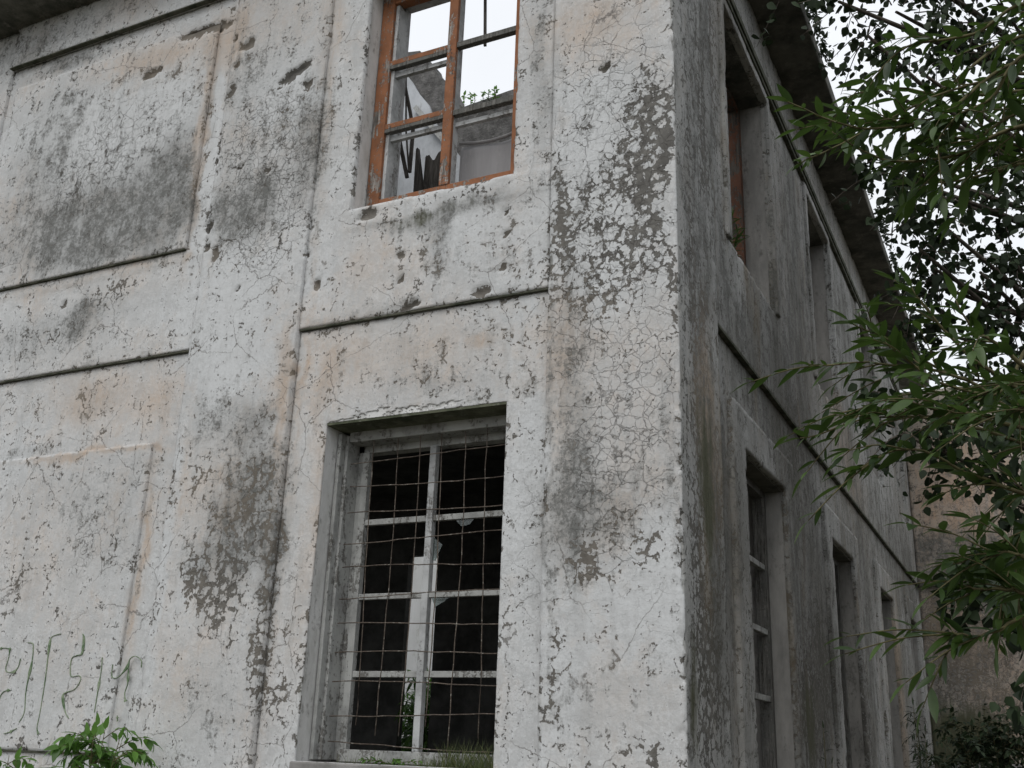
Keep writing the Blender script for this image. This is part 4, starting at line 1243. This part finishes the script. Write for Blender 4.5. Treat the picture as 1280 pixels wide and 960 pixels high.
SHADE_CLUMPS = [(1.795,0.988,1.041,0.28), (1.857,0.885,1.386,0.3), (1.793,1.121,0.698,0.3), (1.959,1.068,1.047,0.5), (4.1, 1.2, .6, .9), (4.3, 2.6, 1.0, 1.0), (4.4, 4.2, .5, 1.0), (4.6, 1.6, 2.2, 1.0), (4.7, 3.4, 2.6, 1.0), (5.4, 2.6, 3.6, 1.0), (4.6, .2, 1.4, .9), (5.6, .6, 2.6, 1.1)]
FAR_CLUMPS = [
    (0.934,1.203,5.459,0.24),
    (1.105,1.383,5.22,0.26),
    (1.29,1.867,5.737,0.45),
    (1.689,2.086,5.691,0.5),
    (2.124,2.299,5.707,0.55),
    (1.429,1.642,4.975,0.35),
    (1.901,2.344,5.304,0.45),
    (1.09,1.509,4.876,0.18),
    (1.316,1.376,3.989,0.38),
    (1.431,1.474,3.886,0.48),
    (1.43,1.557,3.672,0.35),
    (1.277,1.399,3.88,0.2),
    (1.664,2.135,4.012,0.4),
    (1.97,2.709,4.457,0.5),
    (1.638,1.945,4.468,0.25),
    (2.042,2.075,4.655,0.35),
    (1.338,2.143,3.571,0.26),
    (1.402,2.23,3.43,0.3),
    (1.662,2.313,3.554,0.38),
    (1.915,2.414,3.621,0.45),
    (1.784,2.506,3.216,0.4),
    (1.415,2.37,3.088,0.3),
    (1.892,2.648,2.991,0.4),
    (1.303,1.573,3.469,0.16),
    (1.206,1.428,2.192,0.32),
    (1.445,1.545,2.201,0.38),
    (1.678,1.678,2.16,0.42),
    (1.098,1.414,2.088,0.2),
    (1.277,1.541,1.995,0.22),
    (1.903,2.238,2.537,0.45),
    (1.844,1.838,1.966,0.4),
    (4.285,3.506,3.882,1.4),
    (3.785,2.846,1.889,1.2),
    (4.797,3.569,2.861,1.4),
    (3.657,3.298,6.647,1.3),
    (4.799,4.132,5.982,1.4),
    (3.016,0.72,1.786,1),
    (3.699,6.315,5.044,1.4),
    (3.377,6.666,6.77,1.4),
    (2.652,6.262,3.826,1),
    (2.851,2.832,5.279,0.9),
    (2.647,2.705,3.82,0.9),
    (2.459,2.531,2.505,0.8),
    (3.705,3.486,4.704,1.1),
    (3.436,3.358,3.164,1),
    (1.848,1.844,6.517,0.9),
    (2.9,2.335,6.617,1),
    (0.955,1.009,5.986,0.5),
    (3.068,2.495,1.862,0.9),
    (2.37,1.702,1.474,0.6),
]
clump_tree('round_leaved_tree', 'dark round-leaved tree standing against the white sky beyond the willow leaves', None,
           [(3.6, 5.2, -1.65), (3.5, 5.1, .5), (3.4, 5.0, 2.4), (3.3, 4.9, 4.0), (3.2, 4.7, 5.5), (3.2, 4.5, 7.0)], FAR_CLUMPS, 27000, .072, M_far, 5)
clump_tree('added_shade_tree', 'added dense dark tree, mostly out of view, shading the side wall', None,
           [(5.4, 3.6, -1.65), (5.4, 3.6, -.6), (5.35, 3.5, .6), (5.3, 3.4, 2.2), (5.2, 3.4, 3.6)], SHADE_CLUMPS, 12000, .11, M_far, 9, 'ovate')  # tree added to darken the side wall, mostly out of view

def small_plant(name, label, cat, base, stems, mat, leaf, seed, L, n_leaf, group=None, droop=.2, fronds=0, flen=.25, top=.55):
    rng = np.random.default_rng(seed)
    t = thing(name, label, cat, (0, 0, 0), group)
    m = MB(); A = ([], [], [], [], [])
    for (dx, dy, h) in stems:
        b = np.array(base)
        cv = spline([b, b + np.array([dx * .35, dy * .35, h * .55]), b + np.array([dx, dy, h])], 16)
        m.tube([tuple(p) for p in cv], list(np.linspace(.008, .002, 16)), 5)
        res = twig_leaves(cv, n_leaf, L, rng, .9, droop, .3)
        for acc, r_ in zip(A, res): acc.extend(r_)
        for q in range(fronds):
            i = int(rng.uniform(top, .98) * 15)
            an = rng.uniform(0, 6.28); ln = flen * rng.uniform(.6, 1.2)
            o = np.array([math.cos(an), math.sin(an), rng.uniform(-.1, .6)])
            c2 = spline([cv[i], cv[i] + o * ln * .55 + np.array([0, 0, .02]), cv[i] + o * ln + np.array([0, 0, -.25 * ln])], 9)
            m.tube([tuple(p) for p in c2], list(np.linspace(.0035, .0013, 9)), 4)
            res = twig_leaves(c2, int(5 + ln * 22), L * .9, rng, .9, droop, .2)
            for acc, r_ in zip(A, res): acc.extend(r_)
    m.build('stem', M_twig, t, smooth=True)
    leaves_mesh('leaves', mat, t, A[0], A[1], A[2], np.array(A[3]), leaf, np.array(A[4]))
    return t

OV = leaf_template(1, .46, 6, .2, .18, 'ovate')
LA = leaf_template(1, .17, 6, .3, .2, 'lance')

small_plant('shrub', 'small bright green leafy shrub at the foot of the graffitied panel', 'shrub', (-3.92,-.35,-1.62), [(-.02,0,1.68),(.08,-.02,1.66),(-.12,.02,1.62),(.20,0,1.60),(.05,-.08,1.62),(-.34,.04,1.52),(.12,.1,1.58),(-.08,.1,1.62)], M_shrub, OV, 3, .10, 7, droop=.5, fronds=5, flen=.22, top=.75)
small_plant('shrub', 'small pale green shoot at the far left foot of the front wall', 'shrub', (-4.66,-.4,-1.62), [(0,0,1.47),(.08,0,1.44),(-.1,0,1.45)], M_shrub, OV, 6, .11, 5, droop=.4, fronds=4, flen=.2, top=.7)
small_plant('weed', 'thin tall weed stalk against the pale surround of the first side window', 'weed', (.22,2.75,-1.62), [(.0,-.05,1.85),(.03,.05,1.6),(.02,-.1,1.5)], M_far, LA, 8, .07, 20)
small_plant('shrub', 'dark bushy shrub below the mouldy wing wall', 'shrub', (1.15,9.6,-1.62), [(-.5,0,1.95),(-.3,.1,2.15),(-.1,0,2.1),(.1,.1,2.2),(.3,0,2.05),(.5,.1,2.1),(.2,-.2,1.9),(-.4,-.2,1.8),(.7,0,2.0),(0,.3,2.3),(-.6,.2,2.0),(.9,.1,1.9)], M_far, OV, 9, .12, 30, fronds=14, flen=.45, top=.4)
small_plant('shrub', 'slender dark shrub growing up beside the third side window', 'shrub', (.3,8.3,-1.62), [(0,0,2.0),(-.05,.2,2.3),(.1,-.2,1.8),(.05,.3,2.0),(-.1,.5,1.9)], M_far, LA, 10, .13, 30, fronds=8, flen=.35, top=.4)
small_plant('shrub', 'yellow flowered dark shrub in the corner of the side wall and the wing', 'shrub', (.7,11.6,-1.62), [(0,0,2.2),(-.25,.1,2.4),(.2,0,2.5),(.4,.1,2.1),(-.1,-.2,2.0),(.1,.2,2.3)], M_far, OV, 12, .12, 30, fronds=14, flen=.45, top=.4)
small_plant('sapling', 'willow-leaved sapling rooted on the sill of the first upper side window', 'sapling', (-.15,1.98,3.725), [(0,.05,.55),(.03,.12,.42),(-.03,.18,.30)], M_willow, LA, 13, .11, 16)
small_plant('weed', 'bright green weeds in the open court seen through the barred window', 'weed', (-4.49,5.0,-.97), [(0,0,1.7),(.08,.1,1.5),(-.1,.1,1.6),(.13,0,1.3),(-.15,0,1.4),(.03,.2,1.85),(.16,.1,1.6),(-.08,-.1,1.3),(.06,-.1,1.2),(-.2,0,1.5),(-.28,.1,1.4),(-.2,.2,1.7),(-.12,-.15,1.55),(.0,-.2,1.5)], M_shrub, LA, 14, .19, 54, fronds=12, flen=.4, top=.45)
# grass and a creeper on the lower window sill, ivy on the broken wall
rng = np.random.default_rng(17)
P, D, N, s, tn = [], [], [], [], []
for k in range(700):
    x = rng.uniform(-2.4, -1.2); x = x if rng.random() < .35 else rng.uniform(-1.75, -1.2)
    y = rng.uniform(.10, .34)
    P.append((x, y, -.114)); D.append((rng.normal(0, .35), rng.normal(-.1, .35), 1.0)); N.append(rng.normal(0, 1, 3))
    s.append(rng.uniform(.04, .13) * (1.5 if x > -1.6 else .8)); tn.append(rng.uniform(0, 1))
tag(leaves_mesh('grass', M_grass, None, P, D, N, np.array(s), leaf_template(1, .035, 5, .2, .35, 'blade'), np.array(tn)), kind='stuff')
P, D, N, s, tn = [], [], [], [], []
cr = thing('creeping_plant', 'low bright green creeper lying on the sill of the barred window', 'plant')
ct = MB()
for q in range(5):
    cv = spline([(-2.0, .28, -.112), (-2.0 + .12 * math.cos(q * 1.3), .22, -.09), (-2.0 + .24 * math.cos(q * 1.3) + .04, .12 + .05 * math.sin(q), -.085)], 10)
    ct.tube([tuple(p) for p in cv], .002, 4)
    res = twig_leaves(cv, 12, .045, rng, .8, 0, .1)
    for acc, r_ in zip((P, D, N, s, tn), res): acc.extend(r_)
ct.build('stem', M_twig, cr)
leaves_mesh('leaves', M_shrub, cr, P, D, N, np.array(s), OV, np.array(tn))
iv = thing('ivy', 'green ivy tuft on top of the broken rear wall', 'ivy')
P, D, N, s, tn = [], [], [], [], []
it = MB()
for q in range(7):
    x = -3.38 + .07 * q + rng.uniform(-.04, .04)
    cv = spline([(x, 3.05, 6.77), (x + .04, 2.97, 6.90 - .006 * q * q), (x + .08, 2.9, 6.82)], 8)
    it.tube([tuple(p) for p in cv], .004, 4)
    res = twig_leaves(cv, 12, .055, rng, .9, .2, .1)
    for acc, r_ in zip((P, D, N, s, tn), res): acc.extend(r_)
it.build('stem', M_twig, iv)
leaves_mesh('leaves', M_shrub, iv, P, D, N, np.array(s), OV, np.array(tn))
# moss fringe along the outer lip of the eaves
P, D, N, s, tn = [], [], [], [], []
for k in range(2600):
    y = rng.uniform(1.5, 13.5); 
    if fbm(np.array([y * 1.7]), np.array([.3]), 8, 3)[0] < .47: continue
    P.append((.462 + rng.normal(0, .02), y, rng.uniform(6.72, 6.94))); D.append((rng.normal(.5, .5), rng.normal(0, .6), rng.normal(-.3, .7))); N.append(rng.normal(0, 1, 3))
    s.append(rng.uniform(.03, .09)); tn.append(rng.uniform(0, .5))
tag(leaves_mesh('moss', M_far, B, P, D, N, np.array(s), leaf_template(1, .5, 5, .2, .2, 'ovate'), np.array(tn)), kind='stuff')
